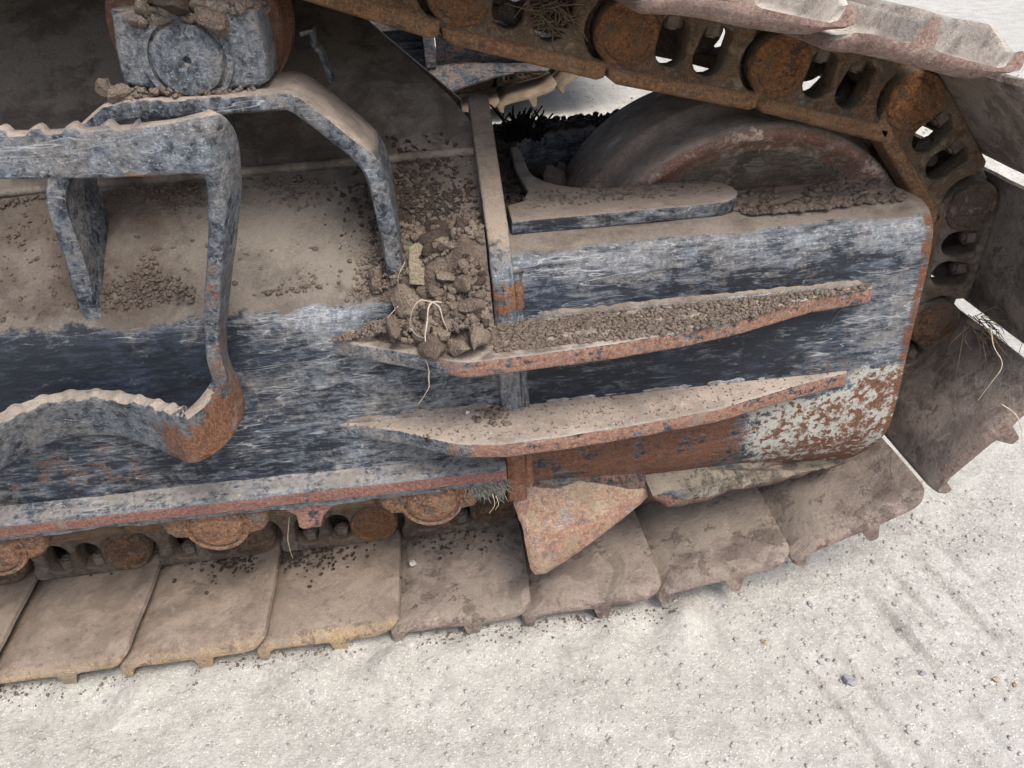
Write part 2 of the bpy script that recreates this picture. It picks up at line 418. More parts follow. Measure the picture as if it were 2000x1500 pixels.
MT['idler'] = steel('idler_steel', paint=(.24, .175, .135), chalkc=(.42, .34, .27), chalk=.5, rust=.58, dust=.30, rustc=((.14, .060, .040), (.36, .18, .115)),
                    dustc=(.36, .29, .23), stretch=(6, 10, 6), updust=.35, rough=.5)
MT['web'] = steel('idler_web_steel', paint=(.13, .10, .075), chalkc=(.26, .22, .17), chalk=.4, rust=.52, dust=.45, mud=.30, rustc=((.13, .065, .035), (.36, .20, .11)), dustc=(.27, .24, .19), updust=.3, bump=.9)
MT['link'] = steel('chain_link_steel', paint=(.06, .044, .033), chalkc=(.14, .12, .09), chalk=.42, rust=.42, dust=.46, mud=.18, rustc=((.065, .028, .014), (.20, .095, .042)),
                   dustc=(.17, .13, .092), local=True, updust=.35, stretch=(8, 8, 8), bump=.8)
MT['rail'] = steel('rail_steel', paint=(.075, .05, .03), chalkc=(.17, .135, .09), chalk=.45, rust=.50, dust=.42, rustc=((.07, .03, .013), (.25, .125, .05)),
                   dustc=(.185, .138, .088), local=True, updust=.2, stretch=(3, 14, 14))
MT['pin'] = steel('pin_end_rust', lambda M: dict(rust=.50+(M.rnd.ss(.2, .5))*.3), paint=(.07, .05, .038), chalk=.3, dust=.42, chalkc=(.15, .125, .10), rustc=((.065, .028, .013), (.26, .125, .055)), dustc=(.165, .13, .095), local=True, updust=.2, bump=1.2)
MT['link_top'] = steel('upper_link_steel', paint=(.07, .048, .030), chalkc=(.15, .13, .095), chalk=.42, rust=.52, dust=.40, mud=.10, rustc=((.065, .030, .014), (.22, .11, .05)),
                   dustc=(.19, .145, .095), local=True, updust=.35, stretch=(8, 8, 8), bump=.8)
MT['rail_top'] = steel('upper_rail_steel', paint=(.09, .055, .03), chalkc=(.20, .155, .09), chalk=.45, rust=.66, dust=.30, rustc=((.09, .042, .020), (.30, .165, .08)),
                   dustc=(.22, .16, .095), local=True, updust=.2, stretch=(3, 14, 14))
MT['pin_top'] = steel('upper_pin_rust', paint=(.07, .05, .038), chalk=.3, rust=.66, dust=.34, chalkc=(.15, .125, .10), rustc=((.085, .032, .013), (.34, .15, .052)), dustc=(.17, .13, .09), local=True, updust=.2, bump=1.2)
MT['bolt'] = steel('bolt_steel', paint=(.06, .045, .035), chalk=.2, rust=.45, dust=.5, rustc=((.07, .03, .02), (.20, .11, .07)), dustc=(.17, .135, .105), local=True, updust=.3)
def z_shoe(M):
    yy = M.Y
    return dict(rust=yy.ss(.020, .004)*.40+.20, dust=.55, mud=.22+yy.ss(.12, .24)*.16)
MT['shoe'] = steel('shoe_steel', lambda M: dict(rust=.10, dust=.80, mud=.13+M.Y.ss(.12, .22)*.22), paint=(.12, .085, .065), chalkc=(.26, .22, .18), chalk=.5, rustc=((.12, .055, .035), (.28, .16, .09)),
                   dustc=(.25, .20, .155), local=True, updust=.15, stretch=(5, 5, 5), bump=.5, stains=.40, grit=.5, hairs=.5)
MT['shoe_ochre'] = steel('ochre_edged_shoe_steel', lambda M: dict(rust=M.Y.ss(.030, .006)*.62, dust=.80-M.Y.ss(.030, .006)*.40, mud=.13+M.Y.ss(.12, .22)*.22), paint=(.12, .085, .065), chalkc=(.26, .22, .18), chalk=.5, rustc=((.24, .17, .095), (.38, .28, .165)),
                   dustc=(.255, .203, .158), local=True, updust=.15, stretch=(5, 5, 5), bump=.5, stains=.34, grit=.5, hairs=.5)
MT['shoe_rust'] = steel('rusty_shoe_steel', z_shoe, paint=(.12, .088, .078), chalkc=(.27, .235, .215), chalk=.5, rustc=((.13, .068, .055), (.28, .17, .13)),
                   dustc=(.255, .208, .172), local=True, updust=.2, stretch=(5, 5, 5), bump=.7, stains=.75, hairs=.5)
MT['shoe_light'] = steel('worn_shoe_steel', lambda M: dict(rust=M.nz.ss(.75, .3)*.50+.30, dust=.25), paint=(.20, .15, .14), chalkc=(.42, .36, .31), chalk=.6, rustc=((.15, .09, .072), (.36, .25, .21)),
                   dustc=(.55, .49, .41), local=True, updust=.75, stretch=(5, 5, 5), bump=.6, stains=.35)
MT['deck'] = steel('upper_body_paint', chalk=.2, dust=.2, rust=.05)
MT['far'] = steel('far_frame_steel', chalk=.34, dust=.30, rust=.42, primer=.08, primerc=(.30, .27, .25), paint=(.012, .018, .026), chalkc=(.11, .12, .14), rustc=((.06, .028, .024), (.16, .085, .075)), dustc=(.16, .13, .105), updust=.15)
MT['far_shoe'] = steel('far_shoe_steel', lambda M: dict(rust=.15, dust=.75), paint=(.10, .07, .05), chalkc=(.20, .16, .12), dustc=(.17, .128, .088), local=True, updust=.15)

def soil(name, c0, c1, scale=90, bump=.8):
    M = Mat(name); a = M.noise(scale, 6, .7); b = M.noise(scale*4, 3, .7); c = M.noise(scale*.2, 3, .6)
    col = M.mix(a, c0, c1); col = M.mix(b.ss(.6, .9)*.6, col, tuple(min(1, x*1.6) for x in c1))
    col = M.mix(cov(.26, b*.5+a*.5, .12)*.75, col, tuple(x*.45 for x in c0))
    col = M.mix(c.ss(.5, .9)*.5, col, tuple(x*.8 for x in c0))
    return M.fin(col, .95, a*.8+b*.8+M.noise(scale*.5, 4, .7)*1.2, bump*1.2, .003, spec=.2)
MT['clod'] = soil('dried_mud', (.115, .085, .068), (.26, .205, .165))
MT['clodl'] = soil('pale_dried_mud', (.17, .13, .10), (.34, .28, .22))
MT['clodd'] = soil('dark_mud', (.035, .025, .020), (.13, .10, .082))
MT['black'] = soil('black_tuft', (.006, .005, .005), (.018, .015, .013))
MT['crumb'] = soil('crumb_soil', (.13, .098, .078), (.33, .27, .22))
MT['chip'] = soil('wood_chip_bark', (.20, .165, .115), (.33, .28, .20), 60)
MT['straw'] = soil('dry_straw', (.40, .33, .22), (.62, .54, .40), 60, .2)
MT['root'] = soil('pale_root', (.34, .28, .22), (.56, .49, .41), 80, .3)
MT['dark_straw'] = soil('dark_straw', (.06, .045, .03), (.18, .14, .09), 60, .2)
MT['leaf'] = soil('green_leaf', (.025, .05, .02), (.06, .10, .045), 60, .2)
MT['peb'] = soil('pebble_stone', (.30, .28, .26), (.44, .42, .39), 40, .25)
MT['pebg'] = soil('grey_pebble_stone', (.20, .20, .205), (.34, .34, .345), 60, .3)
MT['pebb'] = soil('tan_pebble_stone', (.28, .22, .16), (.42, .35, .27), 60, .3)

def ground_mat():
    M = Mat('crushed_stone_ground')
    big = M.noise(1.6, 4, .6); med = M.noise(14, 5, .6); f = M.noise(110, 5, .7); vf = M.noise(420, 3, .75)
    g1 = M.voro(260, col=True); g2 = M.voro(90, col=True); d2 = M.voro(90); d1 = M.voro(260)
    col = M.mix((f*.6+med*.4).ss(.1, .9), (.315, .305, .270), (.565, .552, .505))
    col = M.mix(big.ss(.3, .8)*.4, col, (.455, .442, .400))
    col = M.mix(g1.ss(.74, .80)*d1.ss(.5, .2)*.7, col, (.74, .72, .68))
    col = M.mix(g1.ss(.10, .07)*d1.ss(.5, .2)*.35, col, (.32, .30, .275))
    col = M.mix(g2.ss(.95, .97)*d2.ss(.42, .25)*.5, col, (.66, .64, .60))
    col = M.mix(vf.ss(.58, .85)*.42, col, (.25, .235, .205))
    col = M.mix(vf.ss(.42, .15)*.4, col, (.72, .70, .66))
    h = f*.8+vf*.6+med*.8+g1.ss(.7, .9)*d1.ss(.5, .1)*.35+g2.ss(.95, .98)*d2.ss(.45, .1)*.4
    return M.fin(col, .95, h, .62, .004, spec=.2)
MT['ground'] = ground_mat()
def imprint_patch(): pass

# ------------------------------------------------------------------ ground
e0 = U(1600, 1120, 'Z', 0); e1 = U(1860, 1410, 'Z', 0)
TD = Vector((e1.x-e0.x, e1.y-e0.y)).normalized(); TN = Vector((-TD.y, TD.x))
def ground_z(x, y):
    z = .011+.006*noise.noise(Vector((x*1.7, y*1.7, 0)))+.004*noise.noise(Vector((x*7, y*7, 3)))+.0022*noise.noise(Vector((x*30, y*30, 5)))+.0016*noise.noise(Vector((x*75, y*75, 8)))
    u = (x-e0.x)*TN.x+(y-e0.y)*TN.y; v = (x-e0.x)*TD.x+(y-e0.y)*TD.y
    mask = max(0, min(1, (x-.30)/.15))*max(0, min(1, (.95-y)/.2))*(.30+1.3*noise.noise(Vector((x*5, y*5, 9))))
    mask = min(mask, .6)
    if mask > 0:
        per = .058; ph = (u/per+.5*noise.noise(Vector((v*2, u*2, 2)))) % 1
        s = math.exp(-((ph-.5)/.10)**2)-.35*math.exp(-((ph-.68)/.12)**2)
        z -= .015*s*min(1, max(mask, 0)*1.8)*max(0, .55+1.1*noise.noise(Vector((u*14, v*5, 4))))
    # the ground rises to the terrace on which the far machine stands
    t = max(0, min(1, (y-1.9)/.75)); z += .285*t*t*(3-2*t)
    # pushed up along the shoe ends
    if y < 1.0: z += .016*math.exp(-((y-.79)/.045)**2)*(x < .35)*(.4+1.2*noise.noise(Vector((x*18, y*10, 1))))
    return z
def axis(lo, hi, flo, fhi, step, grow=1.25):
    a = list(np.arange(flo, fhi, step)); s = step
    while a[-1] < hi: s *= grow; a.append(a[-1]+s)
    s = step
    while a[0] > lo: s *= grow; a.insert(0, a[0]-s)
    return a
xs = axis(-150, 150, -1.2, 1.15, .0065); ys = axis(-60, 300, .42, 1.15, .0065)
gv = [(x, y, ground_z(x, y) if -6 < x < 8 and y < 12 else (.285 if y > 2.65 else 0)) for y in ys for x in xs]
nx_ = len(xs); gf = [(j*nx_+i, j*nx_+i+1, (j+1)*nx_+i+1, (j+1)*nx_+i) for j in range(len(ys)-1) for i in range(nx_-1)]
g = mesh('ground', gv, gf, MT['ground']); tag(g, None, None, None, 'structure')

# ------------------------------------------------------------------ the machine
EX = bpy.data.objects.new('excavator', None); C.objects.link(EX); EX.location = (.45, 1.19, 0)
tag(EX, 'weathered crawler excavator undercarriage filling the picture, black paint worn, rusty track chain over front idler', 'excavator')

YL = .994       # outer face of the outer chain strand
YC = 1.19
# ---- track frame: main body on the left
def sheet(prof, x0, x1, nx, dn, thick, dent=.0015, seed=0, x1f=None):
    P = catmull([(0, p[0], p[1]) for p in prof], dn)
    nrm = []
    for i in range(len(P)):
        t = P[min(i+1, len(P)-1)]-P[max(i-1, 0)]; t /= np.linalg.norm(t); nrm.append(np.array([0, t[2], -t[1]]))
    def f(u, v, off):
        i = int(round(v*dn)); p = P[i].copy(); xr = x1f(p[1], p[2]) if x1f else x1
        p[0] = x0+(xr-x0)*u
        d = dent*(nz3(p, 6, seed)*1.5+nz3(p, 19, seed+2)*.8)
        return p+nrm[i]*(d-off)
    a = gridf(lambda u, v: f(u, v, 0), nx, dn+1); b = gridf(lambda u, v: f(u, v, thick), nx, dn+1)
    n = len(a[0]); fs = list(a[1])+[tuple(reversed([i+n for i in q])) for q in b[1]]
    bd = [i for i in range(nx)]+[j*nx+nx-1 for j in range(1, dn+1)]+[dn*nx+i for i in range(nx-2, -1, -1)]+[j*nx for j in range(dn-1, 0, -1)]
    for i in range(len(bd)): p, q = bd[i], bd[(i+1) % len(bd)]; fs.append((q, p, p+n, q+n))
    return weld(a[0]+b[0], fs)
body_prof = [(1.035, .700), (1.0, .676), (.955, .641), (.915, .609), (.89, .588), (.876, .569), (.870, .545), (.869, .50), (.868, .45), (.868, .39), (.868, .335), (.868, .30)]
body_prof = [(y-.006, z) for y, z in body_prof]
FR = mesh('track_frame', *sheet(body_prof, -1.5, .050, 190, 60, .012, .0022, 3), MT['body'], EX, True, 40)
FR['label'] = 'long body of the track frame with black scratched side and dusty sloping shoulder'
# top plate with its diagonal free edge
k_ = .55
def tp(x, y): return (x, y, .703+(y-1.03)*k_)
tpv, tpf = [], []
for j in range(13):
    y = 1.028+(1.62-1.028)*j/12
    # free edge runs from (.025,1.10) to (-.13,1.34)
    xe = .046 if y < 1.09 else .046-(y-1.09)*.70
    for i in range(41):
        x = -1.5+(xe+1.5)*i/40
        p = tp(x, y); tpv.append((p[0], p[1], p[2]+.002*nz3(p, 7)))
tpf = [(j*41+i, j*41+i+1, (j+1)*41+i+1, (j+1)*41+i) for j in range(12) for i in range(40)]
n0 = len(tpv); bt = [(a, b, c-.012) for a, b, c in tpv]
rim = [i for i in range(41)]+[j*41+40 for j in range(1, 13)]+[12*41+i for i in range(39, -1, -1)]+[j*41 for j in range(11, 0, -1)]
tpf = tpf+[tuple(reversed([i+n0 for i in q])) for q in tpf]+[(rim[(i+1) % len(rim)], rim[i], rim[i]+n0, rim[(i+1) % len(rim)]+n0) for i in range(len(rim))]
mesh('top_plate', tpv+bt, tpf, MT['top'], FR, True, 40)
# seam strip between the two plates
sv_, sf_ = tube([(x, 1.03+.002*nz3((x, 0, 0), 30), .703) for x in np.linspace(-1.5, .045, 60)], .0065, 6, 240, False)
mesh('weld_bead', sv_, sf_, MT['top'], FR)
# inner wall so that nothing is see-through
pl('inner_wall', [(-1.5, .32), (.05, .32), (.05, .66), (-.2, .9), (-1.5, .95)], [], XZ(1.52), .015, MT['top'], FR)

# ---- end cover and yoke on the right
cov_prof = [(.99, .6275), (.95, .6275), (.925, .6268), (.908, .622), (.891, .611), (.880, .592), (.873, .55), (.871, .50), (.869, .44), (.867, .37), (.866, .32), (.871, .29), (.884, .262), (.905, .232), (.93, .2), (.955, .175)]
def cov_x(y, z): return .612-(.025*max(0, (.30-z)/.12)**1.3 if z < .30 else 0)-(.018*max(0, (y-.90)/.09) if z > .6 else 0)
cov_prof = [(y-.008, z-(.012 if z < .34 else 0)) for y, z in cov_prof]
CV = mesh('end_cover', *sheet(cov_prof, .068, .61, 90, 60, .014, .0016, 8, cov_x), MT['cover'], FR, True, 40)
CV['label'] = 'front end cover with blue grey scuffs and speckled primer and rust at its lower corner'
# top plate of the yoke with the slot for the idler
slot = [(.64, 1.006), (.235, 1.006)]+[(.235+.108*cos(a), 1.114+.108*sin(a)) for a in np.linspace(-pi/2, -pi, 9)]+[(.127, 1.25)]+[(.235+.108*cos(a), 1.257+.108*sin(a)) for a in np.linspace(pi, pi/2, 9)]+[(.64, 1.365)]
outl = [(.605, .985), (.072, .985), (.072, 1.455), (.605, 1.455), (.605, 1.365)]+slot[::-1][1:-1]+[(.605, 1.006)]
pl('yoke_plate', outl, [], XY(.6255), .016, MT['rib'], FR, .002)
near = [(.079, .914), (.335, .914)]+[(.335+.046*cos(a), .958+.046*sin(a)) for a in np.linspace(-pi/2, pi/2, 10)][1:]+[(.300, 1.0055), (.235, 1.005)]+[(.235+.109*cos(a), 1.114+.109*sin(a)) for a in np.linspace(-pi/2, -pi, 9)]+[(.126, 1.24), (.112, 1.24), (.106, 1.12), (.112, 1.02), (.10, .985), (.079, .975)]
MT['lip'] = steel('lip_steel', lambda M: dict(dust=M.nz.ss(.5, .9)*.62+.10, mud=M.nz.ss(.6, .9)*.26), chalk=.45, rust=.08, dustc=(.25, .205, .165), updust=.1, hairs=1)
pl('slot_lip', near, [], XY(.6455), .019, MT['lip'], FR, .0035)
pl('yoke_wall', [(.09, .609), (.60, .609), (.60, .36), (.09, .36)], [], XZ(1.366), .03, MT['lip'], FR)
pl('yoke_wall', [(.15, .36), (.60, .36), (.60, .12), (.15, .12)], [], XZ(1.40), .03, MT['top'], FR)
pl('yoke_wall', [(.15, .61), (.60, .61), (.60, .25), (.15, .25)], [], XZ(.985), .014, MT['top'], FR)
pl('yoke_wall', [(1.0, .61), (1.38, .61), (1.38, .33), (1.0, .33)], [], YZ(.109), .016, MT['top'], FR)
pl('slot_floor', [(.115, 1.0), (.19, 1.0), (.19, 1.38), (.115, 1.38)], [], XY(.575), .012, MT['top'], FR)

# ---- rib between body and cover
rib = [(1.118, .752), (1.105, .757), (1.09, .752), (.985, .694), (.905, .651), (.885, .636), (.862, .606), (.855, .575), (.853, .50), (.852, .33), (.853, .245), (.87, .24), (.95, .24), (1.12, .5)]
pl('rib', rib, [], YZ(.0455), .028, MT['rib'], FR, .0035)
for xx, sgn in ((.0775, 1),):
    P = [(xx, .870, .60), (xx, .866, .55), (xx, .8645, .5), (xx, .862, .4), (xx, .860, .27)]
    v_, f_ = tube(P, .0075, 7, 60, False, .0015, 4); mesh('weld_bead', v_, f_, MT['rib'], FR)

# ---- fins
FZ1, FZ2 = .534, .406
def fin(zt, px, th, inner):
    top = [U(a, b, 'Z', zt) for a, b in px]
    o = [(p.x, p.y) for p in top]
    return o+[(o[-1][0]+.004, .96), (o[0][0]-.004, .96)]
def fin_line(zt, px, a, b):
    P = [U(p, q, 'Z', zt) for p, q in px]
    P = [(p.x, min(p.y, .8535)) for p in P]
    return [a]+P+[(b[0]-.014, .8535), (b[0]-.005, .857), b, (b[0], .96), (a[0]-.004, .96)]
f1 = fin_line(FZ1, [(893, 705), (912, 707), (1050, 690), (1200, 670), (1330, 648), (1440, 624), (1530, 598), (1590, 580)], (-.163, .8665), (.543, .8665))
f2 = fin_line(FZ2, [(710, 825), (780, 840), (860, 860), (910, 868), (990, 866), (1100, 852), (1250, 827), (1400, 799), (1500, 770), (1570, 748)], (-.184, .8665), (.532, .8665))
for pts, zt, lab in ((f1, FZ1, 'upper fin with crumbs of soil on it and orange rust along its edge'), (f2, FZ2, 'lower fin with pale dust and orange rust along its edge')):
    dense = []
    for i in range(len(pts)-2):
        a, b = pts[i], pts[i+1]
        for t in np.linspace(0, 1, 6)[:-1]: dense.append((a[0]+(b[0]-a[0])*t, a[1]+(b[1]-a[1])*t+.0012*nz3((a[0]+(b[0]-a[0])*t, zt, 0), 60)))
    dense += [pts[-2], pts[-1]]
    o = pl('fin', dense, [], XY(zt), .0235, MT['fin'], FR, .0035)
    o['label'] = lab
for zt, xa, xb in ((FZ1, -.15, .04), (FZ1, .08, .545), (FZ2, -.17, .04), (FZ2, .08, .535)):
    P = [(x, .869, zt+.001) for x in np.linspace(xa, xb, 14)]
    v_, f_ = tube(P, .0095, 8, 200, False, .0008, 7, .07); mesh('weld_bead', v_, f_, MT['weld'], FR)

# ---- bottom flange of the body, with its ledge and edge
def flange_prof(x): return [(.872, .338), (.862, .330), (.846, .3245), (.8385, .321), (.836, .317), (.8355, .300), (.840, .2965), (.848, .294), (.8485, .284), (.853, .281), (.95, .281)]
def ff(u, v):
    P = flange_prof(0); t = v*(len(P)-1); i = min(int(t), len(P)-2); t -= i
    y = P[i][0]+(P[i+1][0]-P[i][0])*t; z = P[i][1]+(P[i+1][1]-P[i][1])*t
    x = -1.5+1.545*u; p = (x, y, z)
    rag = -.006*max(0, nz3((x, 0, 0), 16, 2))-.002*nz3((x, 0, 0), 60, 5) if v > .72 else 0
    return (x, y+.0015*nz3(p, 25)+.0012*nz3(p, 7), z+.001*nz3(p, 30, 4)+rag)
o = mesh('bottom_flange', *gridf(ff, 260, 31), MT['flange'], FR, True, 40)
pl('bottom_plate', [(-1.5, .862), (.05, .862), (.05, 1.5), (-1.5, 1.5)], [], XY(.30), .012, MT['top'], FR)

# ---- roller end blocks, rollers, guide lugs
for xc in (-.99, -.68, -.372, -.0665):
    k = .105
    out = [(xc-.078, .292), (xc-.070, .252), (xc-.060, .240), (xc-.034, .236), (xc-.026, .222), (xc+.030, .221), (xc+.040, .233), (xc+.062, .237), (xc+.073, .250), (xc+.080, .292)]
    RB = pl('roller_block', out, [], XZ(.858), .09, MT['block'], FR, .007)
    v_, f_ = lathe([(0, .850), (.006, .8505), (.009, .853), (.028, .8515), (.0345, .854), (.037, .858), (.0385, .866)], xc+.002, .257, 40)
    mesh('end_cap', v_, f_, MT['block'], RB, True, 50)
    v_, f_ = lathe([(.0395, .862), (.041, .8562), (.0445, .8558), (.046, .862)], xc+.002, .257, 40)
    mesh('seal_ring', v_, f_, MT['block'], RB, True, 50)
    v_, f_ = lathe([(.0, .96), (.05, .96), (.085, 1.0), (.085, 1.06), (.10, 1.065), (.10, 1.08), (.075, 1.085), (.075, 1.30), (.10, 1.305), (.10, 1.32), (.085, 1.325), (.085, 1.38), (.05, 1.42), (0, 1.42)], xc, .235, 48)
    mesh('track_roller', v_, f_, MT['disc'], FR, True, 40)
def lug(px, mt):
    q = [U(a, b, 'Y', .852) for a, b in px]
    return pl('track_guide_lug', [(p.x, p.z) for p in q], [], XZ(.852), .022, mt, FR, .003)
MT['lug'] = steel('lug_rust', chalk=.35, rust=.72, dust=.35, rustc=((.14, .06, .05), (.32, .17, .13)), chalkc=(.3, .28, .3))
lug([(520, 966), (560, 1000), (578, 1008), (583, 1030), (592, 1035), (628, 1030), (632, 1008), (655, 985), (680, 972), (682, 958)], MT['lug'])
lug([(-150, 1030), (-90, 1065), (-80, 1090), (-40, 1085), (-25, 1060), (10, 1045), (12, 1025)], MT['lug'])

# ---- bent triangular guard plate and the ragged lip under the cover
w3 = [U(998, 950, 'Y', .872), U(1130, 936, 'Y', .872), U(1262, 950, 'Y', .872), U(1268, 972, 'Y', .862), U(1160, 1060, 'Y', .828), U(1068, 1122, 'Y', .806), U(1045, 1125, 'Y', .804), U(1035, 1112, 'Y', .806), U(1022, 1040, 'Y', .832), U(1004, 990, 'Y', .856)]
def solid_poly(pts3, th, dirv, sub=14, bulge=0, seed=0, wav=.0015):
    """curved solid sheet through an outline: centre fan rings, thickness along dirv"""
    c = sum((Vector(p) for p in pts3), Vector())/len(pts3)
    P = [Vector(p) for p in pts3]; den = []
    for i in range(len(P)):
        a, b = P[i], P[(i+1) % len(P)]; n = max(1, int((b-a).length/.008))
        for t in range(n): den.append(a+(b-a)*(t/n))
    d = Vector(dirv).normalized(); n = len(den); vs, fs = [], []
    for side in (0, 1):
        for r in range(sub):
            s = 1-r/sub
            for p in den:
                q = c+(p-c)*s; q = q-d*(bulge*(1-s*s)) + d*(wav*nz3(q, 28, seed)+wav*.5*nz3(q, 80, seed))
                if r == 0: q = q+Vector((nz3(q, 70, seed+2), nz3(q, 70, seed+3), nz3(q, 70, seed+4)))*wav
                if side: q = q+d*th
                elif r == 0: q = q+d*th*.2
                vs.append(q)
        vs.append(c-d*bulge+(d*th if side else Vector()))
    m_ = sub*n+1
    for side in (0, 1):
        o_ = side*m_
        for r in range(sub-1):
            for i in range(n):
                a, b = r*n+i, r*n+(i+1) % n; q = (a+o_, b+o_, b+n+o_, a+n+o_); fs.append(q if not side else q[::-1])
        for i in range(n):
            q = ((sub-1)*n+i+o_, (sub-1)*n+(i+1) % n+o_, m_-1+o_); fs.append(q if not side else q[::-1])
    for i in range(n): a, b = i, (i+1) % n; fs.append((b, a, a+m_, b+m_))
    return weld(vs, fs)
o = mesh('guard_plate', *solid_poly(w3, .013, (.05, 1, -.35), 14, .010, 1, .0018), MT['wedge'], FR, True, 45)
o['label'] = 'rusty triangular guard plate hanging over the track shoes'
MT['ragged'] = steel('ragged_lip_steel', lambda M: dict(rust=M.nz.ss(.5, .1)*.62+.14, dust=.42, mud=.40), rustc=((.11, .05, .04), (.27, .15, .11)), dustc=(.23, .195, .15), bump=1.2, updust=.6)
r3 = [U(1255, 915, 'Y', .886), U(1400, 890, 'Y', .892), U(1520, 876, 'Y', .905), U(1610, 868, 'Y', .92), U(1650, 876, 'Y', .93), U(1655, 900, 'Y', .905), U(1590, 920, 'Y', .875), U(1500, 945, 'Y', .862), U(1430, 955, 'Y', .855), U(1370, 978, 'Y', .850), U(1310, 986, 'Y', .846), U(1275, 968, 'Y', .85)]
mesh('ragged_lip', *solid_poly(r3, .012, (0, .55, -.85), 12, .006, 5, .003), MT['ragged'], FR, True, 45)
v3 = [U(1040, 925, 'Y', .874), U(1260, 900, 'Y', .882), U(1262, 965, 'Y', .868), U(1080, 975, 'Y', .866), U(1040, 950, 'Y', .866)]
mesh('bottom_strip', *solid_poly(v3, .012, (0, 1, 0), 8, .002, 9, .002), MT['ragged'], FR, True, 45)

# ---- carrier roller with its bracket
def stn(px, y, yb):      # front edge point at depth y, back edge straight behind at yb
    p = U(px[0], px[1], 'Y', y); return (np.array([p.x, yb, p.z]), np.array([p.x, y, p.z]))
bk = [(186, 672), (150, 590), (122, 500), (93, 420), (87, 372), (96, 335), (130, 275), (166, 232), (205, 203), (260, 196), (350, 192), (440, 186), (520, 180), (556, 177), (584, 186), (620, 211), (665, 247), (705, 280), (735, 314), (752, 352), (764, 400), (776, 460), (787, 520), (795, 575), (800, 612)]
st = [stn(p, .88, .985) for p in bk]
BR = mesh('roller_bracket', *ribbon(st, .0205, 170, None, 4, .0007, 2), MT['bracket'], EX, True, 45)
BR['label'] = 'bent flat steel bracket carrying the top roller'
CR = bpy.data.objects.new('carrier_roller', None)
CRX, CRZ = -.263, .878
v_, f_ = lathe([(.0, .992), (.06, .992), (.070, .996), (.088, .998), (.096, 1.002), (.0985, 1.008), (.0975, 1.016), (.084, 1.022), (.080, 1.03), (.080, 1.075), (.084, 1.08), (.0975, 1.084), (.0985, 1.10), (.088, 1.106), (.07, 1.11), (.07, 1.30), (0, 1.30)], CRX, CRZ, 80)
CR = mesh('carrier_roller', v_, f_, MT['disc'], EX, True, 40)
q = [U(a, b, 'Y', .895) for a, b in [(219, 30), (222, 75), (228, 110), (240, 160), (262, 171), (330, 176), (430, 174), (505, 170), (524, 158), (520, 110), (508, 60), (500, 20), (420, 2), (320, 5)]]
CB = pl('clamp_block', [(p.x, p.z) for p in q], [], XZ(.893), .075, MT['crblock'], CR, .006)
cc_ = U(366, 118, 'Y', .888)
v_, f_ = lathe([(0, .893), (.0035, .8925), (.0045, .886), (.030, .8845), (.0345, .886), (.036, .890), (.0362, .900)], cc_.x, cc_.z, 44); mesh('axle_cap', v_, f_, MT['crblock'], CB, True, 50)
v_, f_ = lathe([(.0385, .900), (.0395, .8895), (.045, .8885), (.0475, .900)], cc_.x, cc_.z, 44)
v_ = [v for v in v_]; mesh('cap_rim', v_, f_, MT['crblock'], CB, True, 50)
for px in ((246, 52), (470, 34)):
    p = U(px[0], px[1], 'Y', .905)
    pl('clamp_bolt', circle(p.x, .925, .0165, 6, .3, .3+2*pi), [], XY(p.z+.016), .022, MT['crblock'], CB, .003)
# small bent clip behind
cl_ = [stn(p, 1.10, 1.13) for p in [(584, 62), (604, 57), (612, 62), (616, 88), (628, 100), (640, 130), (652, 160)]]
mesh('hose_clip', *ribbon(cl_, .006, 40, None, 3, .0005), MT['crblock'], EX, True, 45)

# ---- boarding step, one bent flat bar with toothed treads
def S(a, ya, b, yb, ax='Y'): return (np.array(U(a[0], a[1], ax, ya)), np.array(U(b[0], b[1], ax, yb)))
step = [S((-230, 268), .76, (-230, 356), .76), S((-60, 264), .76, (-60, 353), .76), S((60, 261), .76, (60, 351), .76), S((200, 253), .76, (200, 349), .76), S((300, 243), .76, (300, 346), .76),
        S((390, 228), .76, (388, 340), .76), S((436, 226), .772, (416, 346), .766), S((464, 262), .80, (432, 372), .775), S((473, 330), .825, (438, 415), .78), S((470, 400), .84, (437, 470), .785),
        S((459, 500), .85, (432, 550), .79), S((447, 600), .855, (427, 630), .795), S((447, 690), .86, (432, 695), .80), S((478, 775), .868, (441, 742), .805),
        S((470, 830), .42+.02, (415, 775), .505, 'Z'), S((430, 880), .437, (372, 812), .508, 'Z'), S((380, 906), .433, (352, 814), .508, 'Z'), S((340, 895), .432, (325, 806), .508, 'Z'), S((270, 863), .435, (265, 792), .508, 'Z'),
        S((190, 850), .437, (190, 781), .508, 'Z'), S((100, 865), .437, (100, 790), .508, 'Z'), S((0, 922), .437, (0, 828), .508, 'Z'), S((-110, 1010), .437, (-110, 905), .508, 'Z'), S((-260, 1130), .437, (-260, 1020), .508, 'Z')]
def teeth(t, A, B):
    da = db = 0
    if A[2] > .8 and A[0] < -.275 and t < .3: da = .0065*max(0, sin((A[0])*2*pi/.031))**.8
    if t > .69: db = .0045*max(0, sin(t*2*pi*46))**.8
    return da, db
SP = mesh('boarding_step', *ribbon(step, .0165, 420, teeth, 8, .0009, 6), MT['step'], EX, True, 50)
SP['label'] = 'bent flat bar step with toothed treads and a rusty lower corner'

